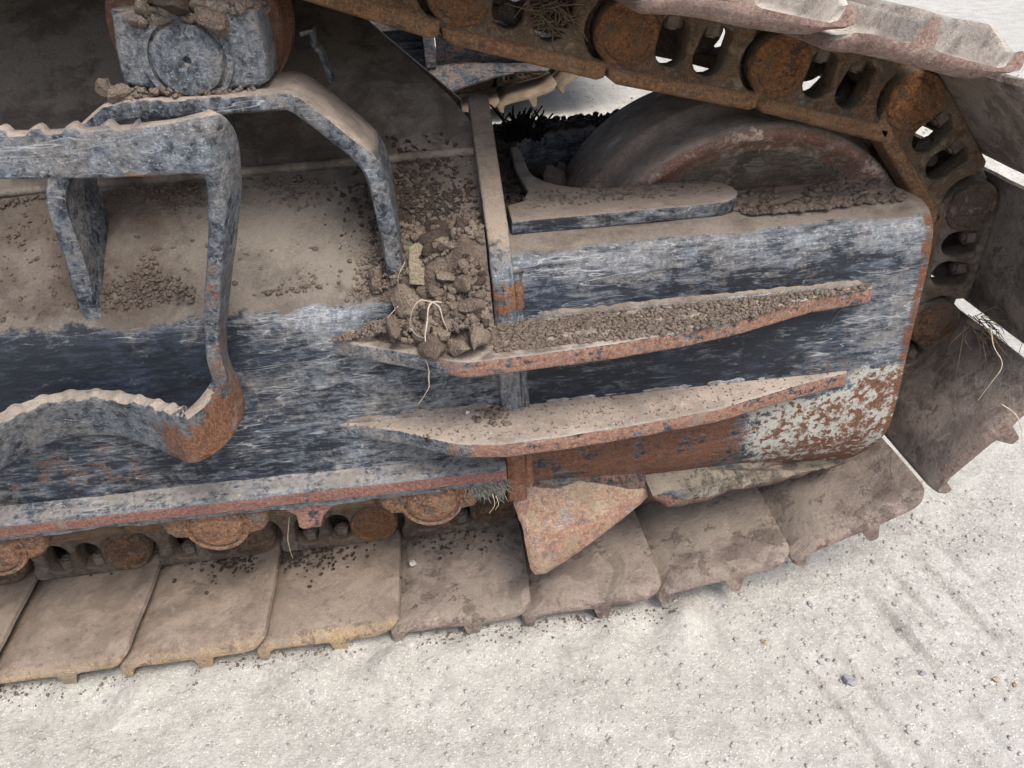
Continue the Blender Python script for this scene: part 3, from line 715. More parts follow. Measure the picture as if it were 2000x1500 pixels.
# ---- idler wheel
icx, icz = .440, .440
rimp = [(.222, 1.052), (.236, 1.046), (.243, 1.034), (.252, 1.030), (.262, 1.034), (.2655, 1.043), (.266, 1.085), (.267, 1.105), (.272, 1.114), (.279, 1.122), (.281, 1.13), (.281, 1.22), (.279, 1.228), (.270, 1.238), (.266, 1.245), (.265, 1.31), (.262, 1.325), (.24, 1.33), (.22, 1.31)]
ID = mesh('idler_wheel', *lathe(rimp, icx, icz, 128), MT['idler'], EX, True, 60)
ID['label'] = 'large front idler wheel set in its slot'
v_, f_ = lathe([(.224, 1.051), (.19, 1.066), (.12, 1.075), (.07, 1.066), (.06, 1.04), (0, 1.04)], icx, icz, 96); mesh('web_disc', v_, f_, MT['web'], ID)
v_, f_ = lathe([(.224, 1.311), (.19, 1.30), (.12, 1.29), (.0, 1.29)], icx, icz, 64); mesh('web_disc', v_, f_, MT['web'], ID)

# ------------------------------------------------------------------ track chain
LP = .203
def link_data():
    out = [(.006, .052), (.035, .056), (.165, .056), (.212, .052)]
    out += [(LP+.040*cos(a), .040*sin(a)) for a in np.linspace(radians(58), radians(-70), 14)]
    out += [(.185, -.042), (.165, -.043), (.05, -.043), (.044, -.038)]
    out += [(.014+.038*cos(a), .001+.038*sin(a)) for a in np.linspace(radians(-38), radians(50), 6)]
    out = [(s, t) for s, t in out if True]
    def hole(c, wd, t0, t1, ti):
        pts = []
        for a in np.linspace(0, pi, 9): pts.append((c+wd*cos(a)+ti, t1-wd+wd*sin(a)))
        for a in np.linspace(pi, 2*pi, 9): pts.append((c+wd*cos(a)*.9, t0+wd*.5+wd*.5*sin(a)))
        return pts
    h = [hole(.090, .0205, -.030, .030, .003), hole(.1455, .0195, -.030, .028, -.002)]
    a = plate(out, h, lambda u, v, w: (u, w, v), .034, .004)
    # tail, set back behind the next boss
    tail = circle(0, 0, .041, 20)
    tl = plate(tail+[], [], lambda u, v, w: (u, w+.038, v), .03, .004)
    tail2 = [(-.01, .052), (.06, .052), (.06, -.048), (-.01, -.045)]
    t2 = plate(tail2, [], lambda u, v, w: (u, w+.030, v), .026, .004)
    return weld(*join_data([a, tl, t2]))
def rail_data():
    out = [(.012, .036), (.012, .055), (.02, .0595), (.20, .0595), (.212, .054), (.216, .042), (.20, .039), (.1, .037), (.02, .036)]
    return weld(*plate(out, [], lambda u, v, w: (u, w-.003, v), .047, .007))
def pin_data(r=.029):
    v, f = lathe([(0, -.0028), (r*.5, -.0032), (r*.85, -.0030), (r*.97, -.0018), (r+.001, -.0012), (r+.003, -.0030), (r+.008, -.0028), (r+.0105, .0002), (r+.011, .01)], LP, 0, 40)
    v = [(x+.0012*nz3((x, y, z), 90)*0, y+.0012*nz3((x, y, z), 70), z) for x, y, z in v]
    return v, f
def bolt_data(s):
    body_ = plate(circle(s, .0, .0135, 6, .2, .2+2*pi), [], lambda u, v, w: (u, v+.022, -.042+w), .026, .002)
    stud = plate(circle(s, .0, .0075, 12), [], lambda u, v, w: (u, v+.022, -.018+w), .005, .0015)
    return weld(*join_data([body_, stud]))
ldat = link_data(); rdat = rail_data(); pdat = pin_data(); b1 = bolt_data(.093); b2 = bolt_data(.1455)
def mk_me(name, d, mat, auto=45):
    me = bpy.data.meshes.new(name); me.from_pydata([tuple(v) for v in d[0]], [], [tuple(f) for f in d[1]]); me.update(); me.shade_smooth(); me.set_sharp_from_angle(angle=radians(auto)); me.materials.append(mat); return me
ME_L, ME_R, ME_P, ME_B1, ME_B2 = mk_me('track_link', ldat, MT['link']), mk_me('rail', rdat, MT['rail']), mk_me('pin_end', pdat, MT['pin']), mk_me('shoe_nut', b1, MT['bolt']), mk_me('shoe_nut', b2, MT['bolt'])

YS0 = .812          # outer shoe end
SW = .76
def shoe_data(seed):
    top = [(.0225, -.0760), (.027, -.0735), (.035, -.0715), (.046, -.0675), (.062, -.0600), (.085, -.0570), (.13, -.0558), (.18, -.0548), (.205, -.0535), (.222, -.0505), (.236, -.0480), (.2425, -.0495)]
    bot = [(.2445, -.0560), (.239, -.0625), (.215, -.0665), (.19, -.0680), (.172, -.0690), (.164, -.0725), (.1595, -.080), (.157, -.092), (.154, -.0955), (.145, -.0955), (.142, -.092), (.1395, -.080), (.135, -.0725), (.127, -.0690), (.08, -.0690), (.052, -.0715), (.045, -.078), (.0405, -.104), (.037, -.110), (.029, -.109), (.024, -.088), (.0215, -.0785)]
    ring = top+bot; n = len(ring)
    Ysts = [0, .002, .006, .012, .020, .030, .045, .07]+list(np.linspace(.1, SW-.1, 16))+[SW-.07, SW-.045, SW-.02, SW-.006, SW]
    vs, fs = [], []
    for j, y in enumerate(Ysts):
        e = min(y, SW-y)
        bend = .010*max(0, 1-e/.026)**2.2
        rc = .022
        cut = 0 if e > rc else rc-math.sqrt(max(0, rc*rc-(rc-e)**2))
        thn = 1 if e > .006 else .55+.45*(e/.006)
        for i, (s, t) in enumerate(ring):
            tt = -.063+(t+.063)*thn if t > -.08 else t
            ss = s
            if s > .2: ss = s-cut*((s-.2)/.04)
            elif s < .03: ss = s+cut*.25
            d = .0014*nz3((s, y, seed), 14, seed)+.0010*nz3((s, y, seed), 45, seed)
            if s > .2: d += .0016*nz3((0, y, seed), 22, seed+5); ss += .0012*nz3((0, y, seed), 25, seed+8)+.0055*nz3((0, y, seed), 4, seed+8)
            if t < -.08 and e < .02: tt = t+.003*(1-e/.02)
            if t < -.079 and s < .1: tt = -.079+(tt+.079)*(1-.8*max(0, 1-e/.07))
            vs.append((ss, y+.0015*nz3((s, 0, seed), 30, seed+4)*(e < .01), tt-bend+d))
    vs = [(a, b, c+.0125 if c > -.0815 else c+.0085) for a, b, c in vs]
    for j in range(len(Ysts)-1):
        for i in range(n):
            a, b = j*n+i, j*n+(i+1) % n; fs.append((a, b, b+n, a+n))
    fs.append(tuple(range(n-1, -1, -1))); fs.append(tuple((len(Ysts)-1)*n+i for i in range(n)))
    return weld(vs, fs)
ME_S = [mk_me('track_shoe', shoe_data(k*7.3), MT['shoe'], 40) for k in range(5)]

pins = [(-1.396, .105), (-1.193, .105), (-.99, .105), (-.787, .104), (-.585, .106), (-.382, .105), (-.177, .104), (.027, .105), (.230, .108), (.428, .143), (.614, .224), (.741, .382), (.748, .572), (.626, .728), (.436, .787), (.239, .838), (.042, .898), (-.149, .967), (-.340, 1.036), (-.543, 1.045), (-.746, 1.045), (-.949, 1.045), (-1.152, 1.045)]
def pose(a, b, y0):
    d = Vector((b[0]-a[0], 0, b[1]-a[1])).normalized(); up = Vector((-d.z, 0, d.x))
    M_ = Matrix(((d.x, 0, up.x, a[0]), (0, 1, 0, y0), (d.z, 0, up.z, a[1]), (0, 0, 0, 1)))
    return M_
EXI = Matrix.Translation(-EX.location)
chain_prefix = []
def put(name, me, mtx, parent, mat=None):
    o = bpy.data.objects.new(name, me); C.objects.link(o); o.parent = parent
    if parent.type == 'EMPTY': o.matrix_parent_inverse = Matrix.Translation(-parent.location)
    o.matrix_basis = mtx
    return o
def chain(ps, ex, yoff=0, zoff=0, group='track links', detailed=True, shoemats=None, both=True):
    for i in range(len(ps)-1):
        a, b = (ps[i][0], ps[i][1]+zoff), (ps[i+1][0], ps[i+1][1]+zoff)
        ln = math.hypot(b[0]-a[0], b[1]-a[1]); sc_ = Matrix.Diagonal((ln/LP, 1, 1, 1))
        if detailed or i % 1 == 0:
            L = put('track_link', ME_L, pose(a, b, YL+yoff) @ sc_, ex); L['group'] = group
            kids = [L]+[put(nm, me, Matrix(), L) for nm, me in (('rail', ME_R), ('pin_end', ME_P), ('shoe_nut', ME_B1), ('shoe_nut', ME_B2))]
            if ps is pins and i >= 12:
                for o_, k_m in zip(kids, ('link_top', 'rail_top', 'pin_top')): o_.material_slots[0].link = 'OBJECT'; o_.material_slots[0].material = MT[k_m]
            if both:
                L = put('track_link', ME_L, pose(a, b, 2*YC-YL+yoff) @ Matrix.Diagonal((1, -1, 1, 1)) @ sc_, ex); L['group'] = group
                for nm, me in (('rail', ME_R), ('shoe_nut', ME_B1), ('shoe_nut', ME_B2)): put(nm, me, Matrix(), L)
        P = pose(a, b, YS0+yoff+random.uniform(-.002, .002)) @ Matrix.Rotation(radians(random.uniform(-.35, .35)), 4, 'Y')
        s = put('track_shoe', ME_S[i % 5], P @ sc_, ex); s['group'] = 'track shoes'
        if ps is not pins: s.material_slots[0].link = 'OBJECT'; s.material_slots[0].material = MT['far_shoe']
        if ps is pins and i != 99:
            s.material_slots[0].link = 'OBJECT'; s.material_slots[0].material = MT['shoe_ochre' if i < 6 else 'shoe_rust']
        if ps[i][1]+zoff > .7 and ps is pins:
            s.material_slots[0].material = MT['shoe_light']
chain(pins, EX)

# upper body overhead (seen only by the shade it throws) stands on the carbody between the tracks
pl('upper_body', [(-3.2, .70), (-.12, .70), (-.12, 3.4), (-3.2, 3.4)], [], XY(1.80), .42, MT['deck'], EX, .02)
pl('carbody', [(-1.6, 1.60), (-.45, 1.60), (-.45, 2.6), (-1.6, 2.6)], [], XY(1.33), .80, MT['deck'], EX, .02)

# ------------------------------------------------------------------ the other undercarriage behind
FX = bpy.data.objects.new('tracked_undercarriage', None); C.objects.link(FX); FX.location = (.4, 3.15, .285)
tag(FX, 'second crawler undercarriage behind the machine, seen in the gap under the rusty chain', 'machine')
FYO, FZO = 2.755-YS0, .300
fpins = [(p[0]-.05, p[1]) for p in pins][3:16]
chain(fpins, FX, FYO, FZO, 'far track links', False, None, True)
def fpl(name, px, y, dpt, mat, bev=.004):
    q = [U(a, b, 'Y', y) for a, b in px]
    return pl(name, [(p.x, p.z) for p in q], [], XZ(y), dpt, mat, FX, bev)
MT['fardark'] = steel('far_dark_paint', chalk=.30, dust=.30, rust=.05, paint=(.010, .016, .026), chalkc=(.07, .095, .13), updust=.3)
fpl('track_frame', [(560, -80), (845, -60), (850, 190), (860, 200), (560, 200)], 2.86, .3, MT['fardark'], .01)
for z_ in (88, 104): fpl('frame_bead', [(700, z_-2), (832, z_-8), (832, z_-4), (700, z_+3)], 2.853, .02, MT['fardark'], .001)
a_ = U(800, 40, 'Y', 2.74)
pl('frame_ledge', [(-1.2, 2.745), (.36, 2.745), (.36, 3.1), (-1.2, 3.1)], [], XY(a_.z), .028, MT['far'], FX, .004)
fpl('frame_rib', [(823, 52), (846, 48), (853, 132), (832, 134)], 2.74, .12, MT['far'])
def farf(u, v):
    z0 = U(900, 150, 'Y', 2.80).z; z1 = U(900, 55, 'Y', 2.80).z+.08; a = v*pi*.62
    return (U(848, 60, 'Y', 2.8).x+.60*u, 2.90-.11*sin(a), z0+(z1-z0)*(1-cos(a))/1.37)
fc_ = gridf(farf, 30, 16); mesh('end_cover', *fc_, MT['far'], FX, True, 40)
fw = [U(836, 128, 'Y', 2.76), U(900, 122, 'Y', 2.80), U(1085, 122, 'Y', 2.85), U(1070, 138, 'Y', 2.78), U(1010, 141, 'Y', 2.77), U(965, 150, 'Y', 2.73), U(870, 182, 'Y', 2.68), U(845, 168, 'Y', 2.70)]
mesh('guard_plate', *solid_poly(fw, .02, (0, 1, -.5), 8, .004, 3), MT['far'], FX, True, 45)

# ------------------------------------------------------------------ soil, clods and small things
def slope_z(y): return .588+(y-.89)*.79 if y > .89 else (.51 if y < .872 else .53+(y-.872)*3)
# heap in the corner between rib, shoulder and upper fin
def heap(x, y):
    r = max(0, min(1, (x+.155)/.17)); base = .5355 if y < .872 else (.57+(y-.872)*.84)
    h = .062*r**1.4*math.exp(-((y-.868)/.045)**2)+.012*r*math.exp(-((y-.90)/.1)**2)
    return base+h*(1+.35*nz3((x, y, 0), 30))
def hf(u, v):
    x = -.105+.148*u; y0 = .872-.066*max(0, min(1, (x+.17)/.16)); y = y0+(.985-y0)*v
    ed = min(1, v*6)*min(1, (1-v)*4)*min(1, u*5)
    b = .5355 if y < .872 else (.57+(y-.872)*.84)
    return (x, y, b-.002+(heap(x, y)-b)*ed+.004*nz3((x, y, 1), 60)*ed)
items2 = []
for _ in range(2600):
    x = random.gauss(-.035, .040); y = .93+abs(random.gauss(0, .05))
    if x > .042 or y > 1.06: continue
    s_ = .0009+.0040*random.random()**3; items2.append((x, y, .5935+(y-.89)*.775+.0*s_, s_))
HP = mesh('soil_heap', *gridf(hf, 70, 44), MT['clod']); tag(HP, 'brown dried soil heaped in the corner between rib and upper fin', 'soil', None, 'stuff')
items = []
for _ in range(5200):
    u = random.random()**.75; x = -.155+.195*u; y = random.uniform(.803+.05*(1-u), .95)
    if random.random() > (.35+.65*u) and y > .87: continue
    s = (.0010+.0034*random.random()**2.5)
    if u < .45: s = min(s, .0022)
    items.append((x, y, heap(x, y)+s*.3, s))
scatter('soil_crumbs', items, MT['crumb'], None, 1, 1.0); tag(bpy.data.objects['soil_crumbs'], 'loose crumbs of dry soil over the heap beside the rib', 'soil')
for _ in range(3): pass
items = []
for _ in range(520):
    x = -.155+.19*random.random()**.55; y = random.uniform(.81, .93); s = .0022+.0068*random.random()**2.6
    if x < -.085 or (x < -.04 and random.random() < .5): continue
    items.append((x, y, heap(x, y)+s*.55, s*1.15))
scatter('soil_lumps', items[::2], MT['clodl'], None, 2, 1.0)
tag(scatter('soil_lumps', items[1::4], MT['clod'], None, 2, 1.0), 'brown lumps of dried mud mixed into the heap', 'soil')
tag(scatter('soil_lumps', items[3::4], MT['clodd'], None, 2, 1.0), 'dark lumps of mud mixed into the heap', 'soil'); tag(bpy.data.objects['soil_lumps'], 'small angular lumps of dried mud on the heap beside the rib', 'soil')
def at_heap(px, py, lift=0):
    best = None
    for k in range(200):
        y = 1.0-.25*k/200; p = U(px, py, 'Y', y)
        if p.z > heap(p.x, y)+lift*0: pass
        d = abs(p.z-heap(p.x, y))
        if best is None or d < best[0]: best = (d, p)
    return best[1]+Vector((0, -.3, .5))*lift
CL = 'clods of dried mud on the heap'
for px, py, s, mt, k, sq, lab in (
    (805, 590, .030, 'clodl', 1, (1.0, .8, 1.0), 'largest clod, smooth tan lump beside the foot of the bent bracket'),
    (880, 545, .020, 'clodl', 2, (1, .8, .6), 'flat faced clod in the upper middle of the heap beside the rib'),
    (845, 680, .026, 'clod', 4, (1.5, .8, .5), 'broad flat clod under the curved root at the front of the heap'),
    (925, 600, .017, 'clod', 5, (1.2, .8, .7), 'clod right against the rib halfway up the heap'),
    (930, 655, .019, 'clodl', 6, (1.3, .8, .8), 'pale clod at the foot of the rib on the upper fin'),
    (870, 455, .024, 'clodd', 7, (1.3, 1, .7), 'dark clod high on the dusty shoulder above the heap'),
    (905, 560, .014, 'clod', 8, (1, 1, .8), 'small clod next to the rib above the light wedge shaped clod'),
    (900, 680, .015, 'clodl', 9, (1.4, .8, .6), 'light wedge shaped clod lying at the outer rim of the fin'),
    (845, 480, .020, 'clodd', 10, (1, .9, .9), 'dark crumbly clod behind the wood chip'),
    (770, 640, .015, 'clod', 11, (1.2, .8, .7), 'small brown clod at the thin left end of the heap')):
    p = at_heap(px, py, .006); rock('mud_clod', p, s, MT[mt], lab, 'clod', CL, k, 3, sq, k*1.3)
p = at_heap(735, 560, .004); rock('mud_clod', (p.x, .885, .592), .017, MT['clod'], 'crumbly clod stuck on the shoulder left of the bracket foot', 'clod', None, 3, 3, (.9, .8, 1.3), .3)
tag(scatter('soil_crumbs', items2, MT['clodd'], None, 2, .9), 'dark crumbly soil smeared up the shoulder above the heap', 'soil')
# wood chip, leaf, roots
p = at_heap(815, 522, .012)
ch = mesh('wood_chip', *plate([(-.010, -.024), (.008, -.026), (.011, .020), (.004, .026), (-.009, .022)], [], lambda u, v, w: (u, w, v), .007, .0015), MT['chip'], None, True, 40)
ch.location = p; ch.rotation_euler = (-.5, .12, .1); tag(ch, 'upright splinter of weathered wood stuck in the soil heap', 'wood chip')
lf = mesh('green_leaf', *gridf(lambda u, v: ((u-.5)*.014, (v-.5)*.004*sin(pi*u), .002*cos(u*5)), 9, 4), MT['leaf'], None)
lf.location = p+Vector((-.006, .0, .026)); lf.rotation_euler = (.6, .2, .5); tag(lf, 'tiny green leaf behind the wood splinter', 'leaf')
def strand(name, px, ys, r, mat, lab, cat, jag=.0006, group=None, seed=0):
    P = [U(a, b, 'Y', y) for (a, b), y in zip(px, ys)]
    v, f = tube(P, r*.66, 6, len(P)*10, True, jag*1.5, seed+px[0][0]*.1); o = mesh(name, v, f, MT[mat]); return tag(o, lab, cat, group)
strand('root', [(862, 590), (845, 592), (834, 610), (832, 660), (833, 700), (840, 745), (832, 770), (818, 790)], [.83, .825, .815, .803, .794, .787, .788, .79], .0019, 'root', 'long pale root hanging from the heap down over the upper fin', 'root', .0015)
strand('root', [(843, 590), (820, 588), (806, 605), (801, 630), (806, 640)], [.828, .826, .822, .82, .822], .0012, 'root', 'thin pale root curling left on the front of the heap', 'root')
strand('root', [(845, 590), (858, 600), (866, 625), (875, 648)], [.826, .82, .815, .812], .0016, 'root', 'short pale root bending right beside the long hanging one', 'root')
strand('root', [(802, 640), (815, 655), (832, 660)], [.82, .812, .81], .0008, 'root', 'hair thin root looping low under the tan clod', 'root')
strand('root', [(792, 510), (780, 535), (778, 560), (783, 588)], [.872, .87, .868, .862], .0008, 'root', 'fine pale root standing along the bracket foot', 'root')
strand('root', [(780, 594), (762, 615), (750, 632)], [.86, .845, .84], .0009, 'root', 'short pale root pointing down left from the bracket foot', 'root')
strand('root', [(945, 598), (932, 615), (928, 630)], [.835, .825, .82], .0013, 'root', 'short forked pale root against the rib', 'root')
strand('twig', [(708, 580), (695, 595), (677, 612)], [.868, .866, .866], .0006, 'dark_straw', 'thin dark twig on the shoulder left of the heap', 'twig')

# crumbs on the fins, cover top, shoulder
def in_poly(x, y, P):
    c = False
    for i in range(len(P)):
        a, b = P[i], P[i-1]
        if (a[1] > y) != (b[1] > y) and x < (b[0]-a[0])*(y-a[1])/(b[1]-a[1])+a[0]: c = not c
    return c
items = []
while len(items) < 3600:
    x, y = random.uniform(.04, .56), random.uniform(.79, .865)
    if not in_poly(x, y+.004, f1): continue
    if noise.noise(Vector((x*16, y*40, 0))) < random.uniform(-.45, .15)-.1*(x < .15): continue
    s = .0008+.0028*random.random()**2.2; items.append((x, y, .5345+s*.3, s))
tag(scatter('soil_crumbs', items, MT['crumb'], None, 1, .7), 'fine soil crumbs spread along the upper fin', 'soil')
items = []
while len(items) < 420:
    x, y = random.uniform(-.17, .53), random.uniform(.79, .865)
    if in_poly(x, y+.004, f2):
        s = random.choice((.0007, .001, .0014)); items.append((x, y, .4065, s))
for _ in range(34): s = random.uniform(.002, .0055); items.append((random.gauss(.032, .012), random.gauss(.846, .012), .408, s))
tag(scatter('soil_crumbs', items, MT['crumb'], None, 1, .7), 'sparse soil crumbs on the lower fin beside the rib', 'soil')
rock('pebble', U(912, 805, 'Z', .409), .0045, MT['peb'], 'small white pebble lying on the lower fin left of the rib', 'pebble', None, 2, 2)
items = []
while len(items) < 2200:
    x, y = random.uniform(.35, .59), random.uniform(.905, .985)
    if noise.noise(Vector((x*16, y*30, 3))) < -.15+.45*random.random(): continue
    s = random.choice((.0014, .002, .003, .004, .0062 if random.random() < .2 else .002)); items.append((x, y, .6285+s*.2, s*1.1))
for _ in range(260): x, y = random.uniform(.1, .36), random.uniform(.95, 1.015); s = random.choice((.0009, .0013, .002)); items.append((x, y, .646, s*1.2))
tag(scatter('soil_crumbs', items, MT['clod'], None, 1, .55), 'cracked dry crumbs on top of the end cover', 'soil')
for px, py, s, lab in ((1700, 378, .011, 'flat pale flake of mud near the right end of the cover top'), (1585, 378, .009, 'flat brown flake of mud in the middle of the cover top'), (1655, 385, .008, 'small dark flake of mud on the cover top left of the pale flake')):
    p = U(px, py, 'Z', .63); rock('mud_flake', p, s, MT['clodl' if s > .01 else 'clod'], lab, 'mud flake', None, int(s*1000), 2, (1.3, 1, .35), s*300)
items = []
for _ in range(10000):
    x = random.uniform(-.80, -.02); y = random.uniform(.885, 1.02)
    n_ = noise.noise(Vector((x*7, y*9, 5)))
    if n_ < .05 and random.random() > .12: continue
    if -.60 < x < -.42 or n_ > .15 or random.random() < .4:
        s = .0006+.0024*random.random()**2.6; items.append((x, y, .5955+(y-.89)*.775+s*.3, s*1.3))
tag(scatter('soil_crumbs', items, MT['clod'], None, 1, .8), 'crumbs of dark soil clinging to the dusty shoulder', 'soil')
# soil on the yoke plate left of the slot, with a black tuft
items = []
for _ in range(1300):
    x = random.uniform(.078, .125) if random.random() < .55 else random.uniform(.08, .5); y = random.uniform(.99, 1.43) if x < .125 else random.uniform(1.375, 1.45)
    if x > .104 and y < 1.25: continue
    s = random.choice((.002, .003, .0045, .007)); items.append((x, y, .6275+s*.5, s*.9))
tag(scatter('soil_crumbs', items, MT['clodd'], None, 1, .8), 'dark crumbs of soil on the yoke plate behind the rib', 'soil')
tv, tf = [], []
for k in range(46):
    a = U(random.uniform(985, 1060), 268, 'Z', .635); a.y += random.uniform(-.03, .03)
    q = a+Vector((random.uniform(-.035, .03), random.uniform(-.02, .02), random.uniform(.012, .052)))
    v, f = tube([a, (a+q)/2+Vector((random.uniform(-.008, .008), 0, .004)), q], .0032, 4, 6); f = [tuple(i+len(tv) for i in t) for t in f]; tv += v; tf += f
o = mesh('black_tuft', tv, tf, MT['black'], None, False); tag(o, 'ragged black tuft of rotten plant matter on the yoke plate', 'tuft')
for px, py, zz, s, k, lab in ((1085, 358, .598, .026, 3, 'big round clod of mud in the slot against the idler'), (1046, 362, .602, .017, 6, 'smaller clod at the left wall of the slot'), (1058, 338, .592, .017, 9, 'clod at the back of the slot'), (1100, 330, .588, .012, 2, 'small clod behind the big round one in the slot')):
    p = U(px, py, 'Z', zz); rock('mud_clod', p, s, MT['clodd' if k == 9 else 'clod'], lab, 'clod', 'clods in the idler slot', k, 3, (1, 1, .85), k)
# mud on the carrier roller and bracket
items = []
for _ in range(520):
    p = U(random.uniform(225, 500), random.uniform(178, 190), 'Y', .885); s = random.choice((.002, .003, .0045)); items.append((p.x, random.uniform(.885, .93), p.z+.001, s))
for _ in range(260):
    p = U(random.uniform(265, 500), random.uniform(5, 42), 'Y', .90); s = random.choice((.003, .005, .008, .011)); items.append((p.x, random.uniform(.89, .96), p.z, s))
tag(scatter('mud_crust', items, MT['crumb'], None, 2, .9), 'crust of dry mud round the carrier roller block', 'soil')
for px, py, s, mt, k, sq, lab in ((345, 10, .024, 'clodd', 2, (1.6, 1, .6), 'dark slab of mud on top of the carrier roller block at the left'), (420, 38, .020, 'clod', 5, (1.5, 1, .7), 'brown clod on top of the carrier roller block at the right'),
        (228, 182, .013, 'clodl', 7, (1, 1, 1), 'knobbly pale clod on the left end of the roller bracket'), (258, 190, .012, 'clodl', 4, (1.5, 1, .7), 'cream coloured clod just right of the knobbly one on the roller bracket'), (205, 180, .011, 'clod', 8, (1, 1, 1.1), 'small dark clod at the far left edge of the roller bracket')):
    p = U(px, py, 'Y', .89); rock('mud_clod', p, s, MT[mt], lab, 'clod', None, k, 3, sq, k)
# root tuft caught in the chain at the top
tv, tf = [], []
for k in range(60):
    a = U(random.gauss(1078, 18), random.uniform(0, 45), 'Y', .985)
    q = a+Vector((random.gauss(0, .022), random.uniform(-.02, .005), random.uniform(-.035, .012)))
    md = (a+q)/2+Vector((random.gauss(0, .008), -.006, random.gauss(0, .006)))
    v, f = tube([a, md, q], .0011, 4, 7); f = [tuple(i+len(tv) for i in t) for t in f]; tv += v; tf += f
tag(mesh('root_tuft', tv, tf, MT['dark_straw'], None, False), 'tangle of dry roots caught in the upper chain', 'roots')
tag(scatter('mud_lump', [(*U(random.gauss(1078, 18), random.uniform(0, 42), 'Y', .995), random.uniform(.004, .009)) for _ in range(70)], MT['clodd'], None, 2, 1.0), 'mud packed round the roots in the upper chain', 'soil')
for px, py, sz, lab in ((1812, 292, .021, 'mud packed into a window of the chain link beside the idler top'), (1000, 22, .014, 'mud stuck in a window of the upper chain left of the root tangle')):
    rock('mud_clod', U(px, py, 'Y', 1.013), sz, MT['clodd'], lab, 'clod', None, 6, 3, (1, .6, 1.15), .2)
# grey fibre tuft by the rib bottom
tv, tf = [], []
for k in range(150):
    a = U(random.uniform(915, 985), random.uniform(925, 950), 'Y', .855)
    q = a+Vector((random.gauss(.004, .006), random.uniform(-.012, 0), -random.uniform(.006, .032)))
    md = (a+q)/2+Vector((random.gauss(0, .004), -.004, 0))
    v, f = tube([a, md, q], .0009, 4, 5); f = [tuple(i+len(tv) for i in t) for t in f]; tv += v; tf += f
MT['felt'] = soil('grey_fibre', (.12, .115, .10), (.26, .25, .22), 60, .4)
tag(mesh('fibre_tuft', tv, tf, MT['felt'], None, False), 'matted grey fibre hanging beside the rib foot', 'fibre')
items = [(*U(random.uniform(920, 982), random.uniform(920, 965), 'Y', .862), random.uniform(.004, .009)) for _ in range(90)]
tag(scatter('mud_lump', items, MT['felt'], None, 2, 1.0), 'dry grey mud matted with fibre beside the rib foot', 'soil')
strand('straw', [(962, 965), (966, 985), (955, 1003)], [.845, .842, .84], .0011, 'straw', 'short pale straw sticking down from the fibre tuft', 'straw')
strand('straw', [(968, 968), (974, 984), (968, 995)], [.845, .842, .84], .0010, 'straw', 'second short straw just right of the first below the fibre tuft', 'straw')
strand('straw', [(565, 1010), (563, 1060), (572, 1090)], [.95, .93, .93], .0013, 'straw', 'thin straw hanging beside the guide lug', 'straw')
# straw at the right, in the gap between the shoes
strand('straw', [(1935, 640), (1940, 675), (1958, 712), (1932, 752), (1910, 782)], [.86, .85, .83, .82, .82], .0012, 'straw', 'bent pale straw hanging over the shoes at the right', 'straw')
strand('straw', [(1958, 790), (1985, 812), (1996, 845), (1995, 880)], [.80, .79, .79, .79], .0012, 'straw', 'single pale straw over the outer edge of a shoe at the far right', 'straw')
tv, tf = [], []
for k in range(30):
    a = U(random.uniform(1880, 1925), random.uniform(612, 650), 'Y', .93)
    q = a+Vector((random.uniform(-.02, .06), random.uniform(-.06, 0), random.uniform(-.075, .012)))
    md = (a+q)/2+Vector((random.gauss(0, .01), -.008, random.gauss(.006, .008)))
    v, f = tube([a, md, q], .0008, 4, 8); f = [tuple(i+len(tv) for i in t) for t in f]; tv += v; tf += f
tag(mesh('grass_tuft', tv, tf, MT['dark_straw'], None, False), 'wispy dry grass caught in the gap between two shoes', 'grass')
strand('straw', [(1925, 640), (1955, 680), (1972, 700)], [.87, .86, .86], .0011, 'dark_straw', 'brown stalk crossing the white gap between the shoes', 'straw')
strand('straw', [(1740, 885), (1740, 920), (1752, 955)], [.86, .85, .85], .0009, 'dark_straw', 'thin dark stalk by the top of the lower gap between shoes', 'straw')
strand('twig', [(1610, 660), (1640, 605), (1672, 590), (1722, 580)], [.8625, .8625, .8625, .8625], .0012, 'dark_straw', 'dark curved twig lying against the end cover', 'twig')
# dark soil on the shoes under the chain
items = []
for xc, yc, sx, sy, n_ in ((-.29, 1.0, .05, .03, 500), (-.40, .99, .04, .02, 200), (-.50, 1.01, .09, .012, 200), (.02, 1.0, .09, .03, 260)):
    for _ in range(n_): s = random.choice((.0012, .002, .003)); items.append((random.gauss(xc, sx), random.gauss(yc, sy), .064, s))
tag(scatter('soil_crumbs', items, MT['clodd'], None, 1, .6), 'dark soil crumbs on the shoes below the chain', 'soil')
rock('pebble', U(806, 1098, 'Z', .066), .0075, MT['peb'], 'oval pebble lying on a track shoe by its left edge', 'pebble', None, 5, 2, (.7, 1.2, .5))

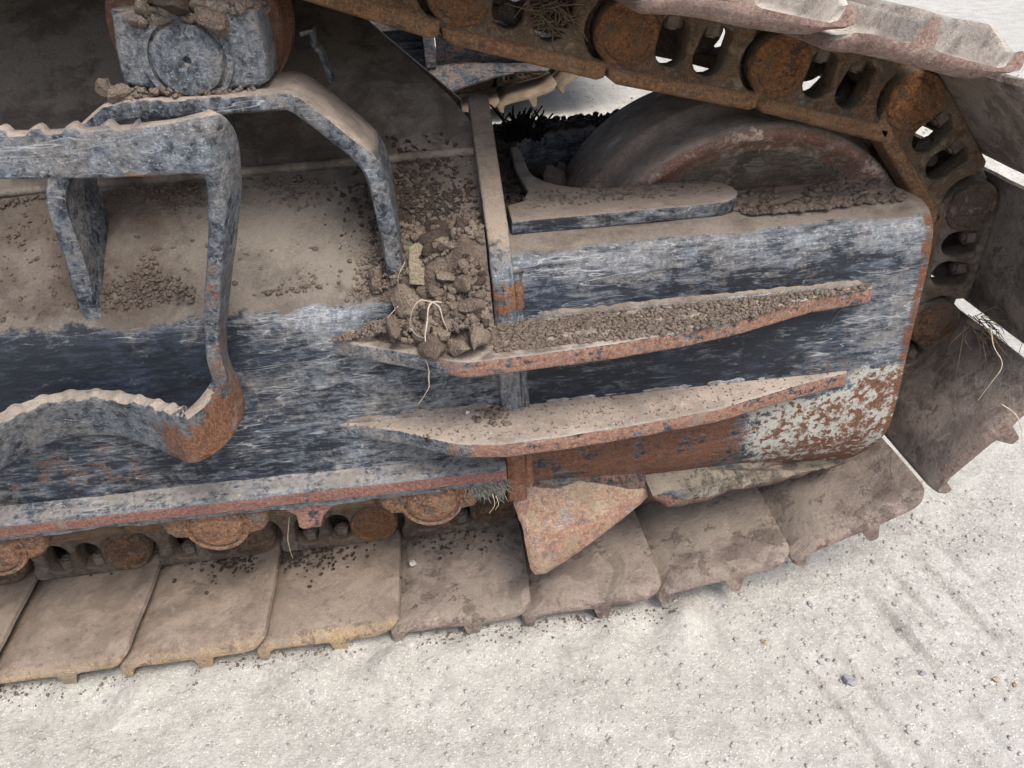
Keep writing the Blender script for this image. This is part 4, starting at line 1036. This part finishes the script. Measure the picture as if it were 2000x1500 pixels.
# ------------------------------------------------------------------ gravel and pebbles on the ground
items = []
for _ in range(6500):
    x, y = random.uniform(-1.0, 1.3), random.uniform(.4, 1.0)
    s = .0009+.0026*random.random()**3.2; items.append((x, y, ground_z(x, y)+s*.2, s))
for _ in range(1500):
    x, y = random.uniform(.5, 2.6), random.uniform(.9, 3.2)
    s = .0015+.005*random.random()**3; items.append((x, y, ground_z(x, y)+s*.2, s))
tag(scatter('gravel', items, MT['peb'], None, 1, .6), 'fine pale grit lying on the crushed stone ground', 'gravel')
items = []
for _ in range(420):
    x, y = random.uniform(-1.0, 1.3), random.uniform(.4, 1.0)
    s = .001+.0022*random.random()**3; items.append((x, y, ground_z(x, y)+s*.2, s))
tag(scatter('grit', items, MT['pebg'], None, 1, .6), 'scattered dark grit on the crushed stone ground', 'gravel')
items = []
for _ in range(1100):
    x = random.uniform(-.95, .30); y = .822-abs(random.gauss(0, .014)); s_ = .0006+.0020*random.random()**3
    if noise.noise(Vector((x*9, y*5, 2))) < -.15: continue
    items.append((x, y, ground_z(x, y)+s_*.3, s_))
tag(scatter('fallen_soil', items, MT['crumb'], None, 1, .9), 'soil crumbs fallen on the ground along the shoe ends', 'soil')
PB = [(1661, 1336, .0105, 'pebg', 'largest pebble, grey and angular, on the ground at the lower right'), (1495, 1258, .0065, 'pebb', 'flat tan pebble below the shoes left of the largest pebble'), (1585, 1182, .006, 'pebg', 'blue grey pebble close under the shoe corner'),
      (1437, 1250, .005, 'pebg', 'small slate coloured pebble beside the flat tan one'), (1180, 1210, .006, 'pebb', 'tan pebble touching the front of the shoes'), (1147, 1212, .007, 'pebg', 'grey stone half buried against the shoe edge'),
      (645, 1392, .0065, 'peb', 'whitish pebble on the ground at the bottom left'), (610, 1358, .0045, 'pebg', 'small brown grey pebble above the whitish one at bottom left'), (1803, 1316, .006, 'pebg', 'pale blue pebble right of the largest pebble'),
      (1948, 1325, .006, 'pebb', 'reddish tan pebble near the right edge of the ground'), (1705, 1095, .005, 'pebg', 'dark pebble just beneath the raised shoe'), (1320, 1440, .008, 'peb', 'pale flat stone low in the middle of the ground'),
      (1750, 1180, .005, 'peb', 'light pebble lying in the imprinted tracks'), (1985, 1335, .006, 'pebb', 'brown pebble at the very right edge'), (1605, 1295, .005, 'peb', 'white pebble just above left of the largest pebble')]
for i, (px, py, s, mt, lab) in enumerate(PB):
    p = U(px, py, 'Z', .012); p.z = ground_z(p.x, p.y)+s*.3; rock('pebble', p, s, MT[mt], lab, 'pebble', 'pebbles on the ground', i % 12, 3, (1, .85, .6), i*1.1)
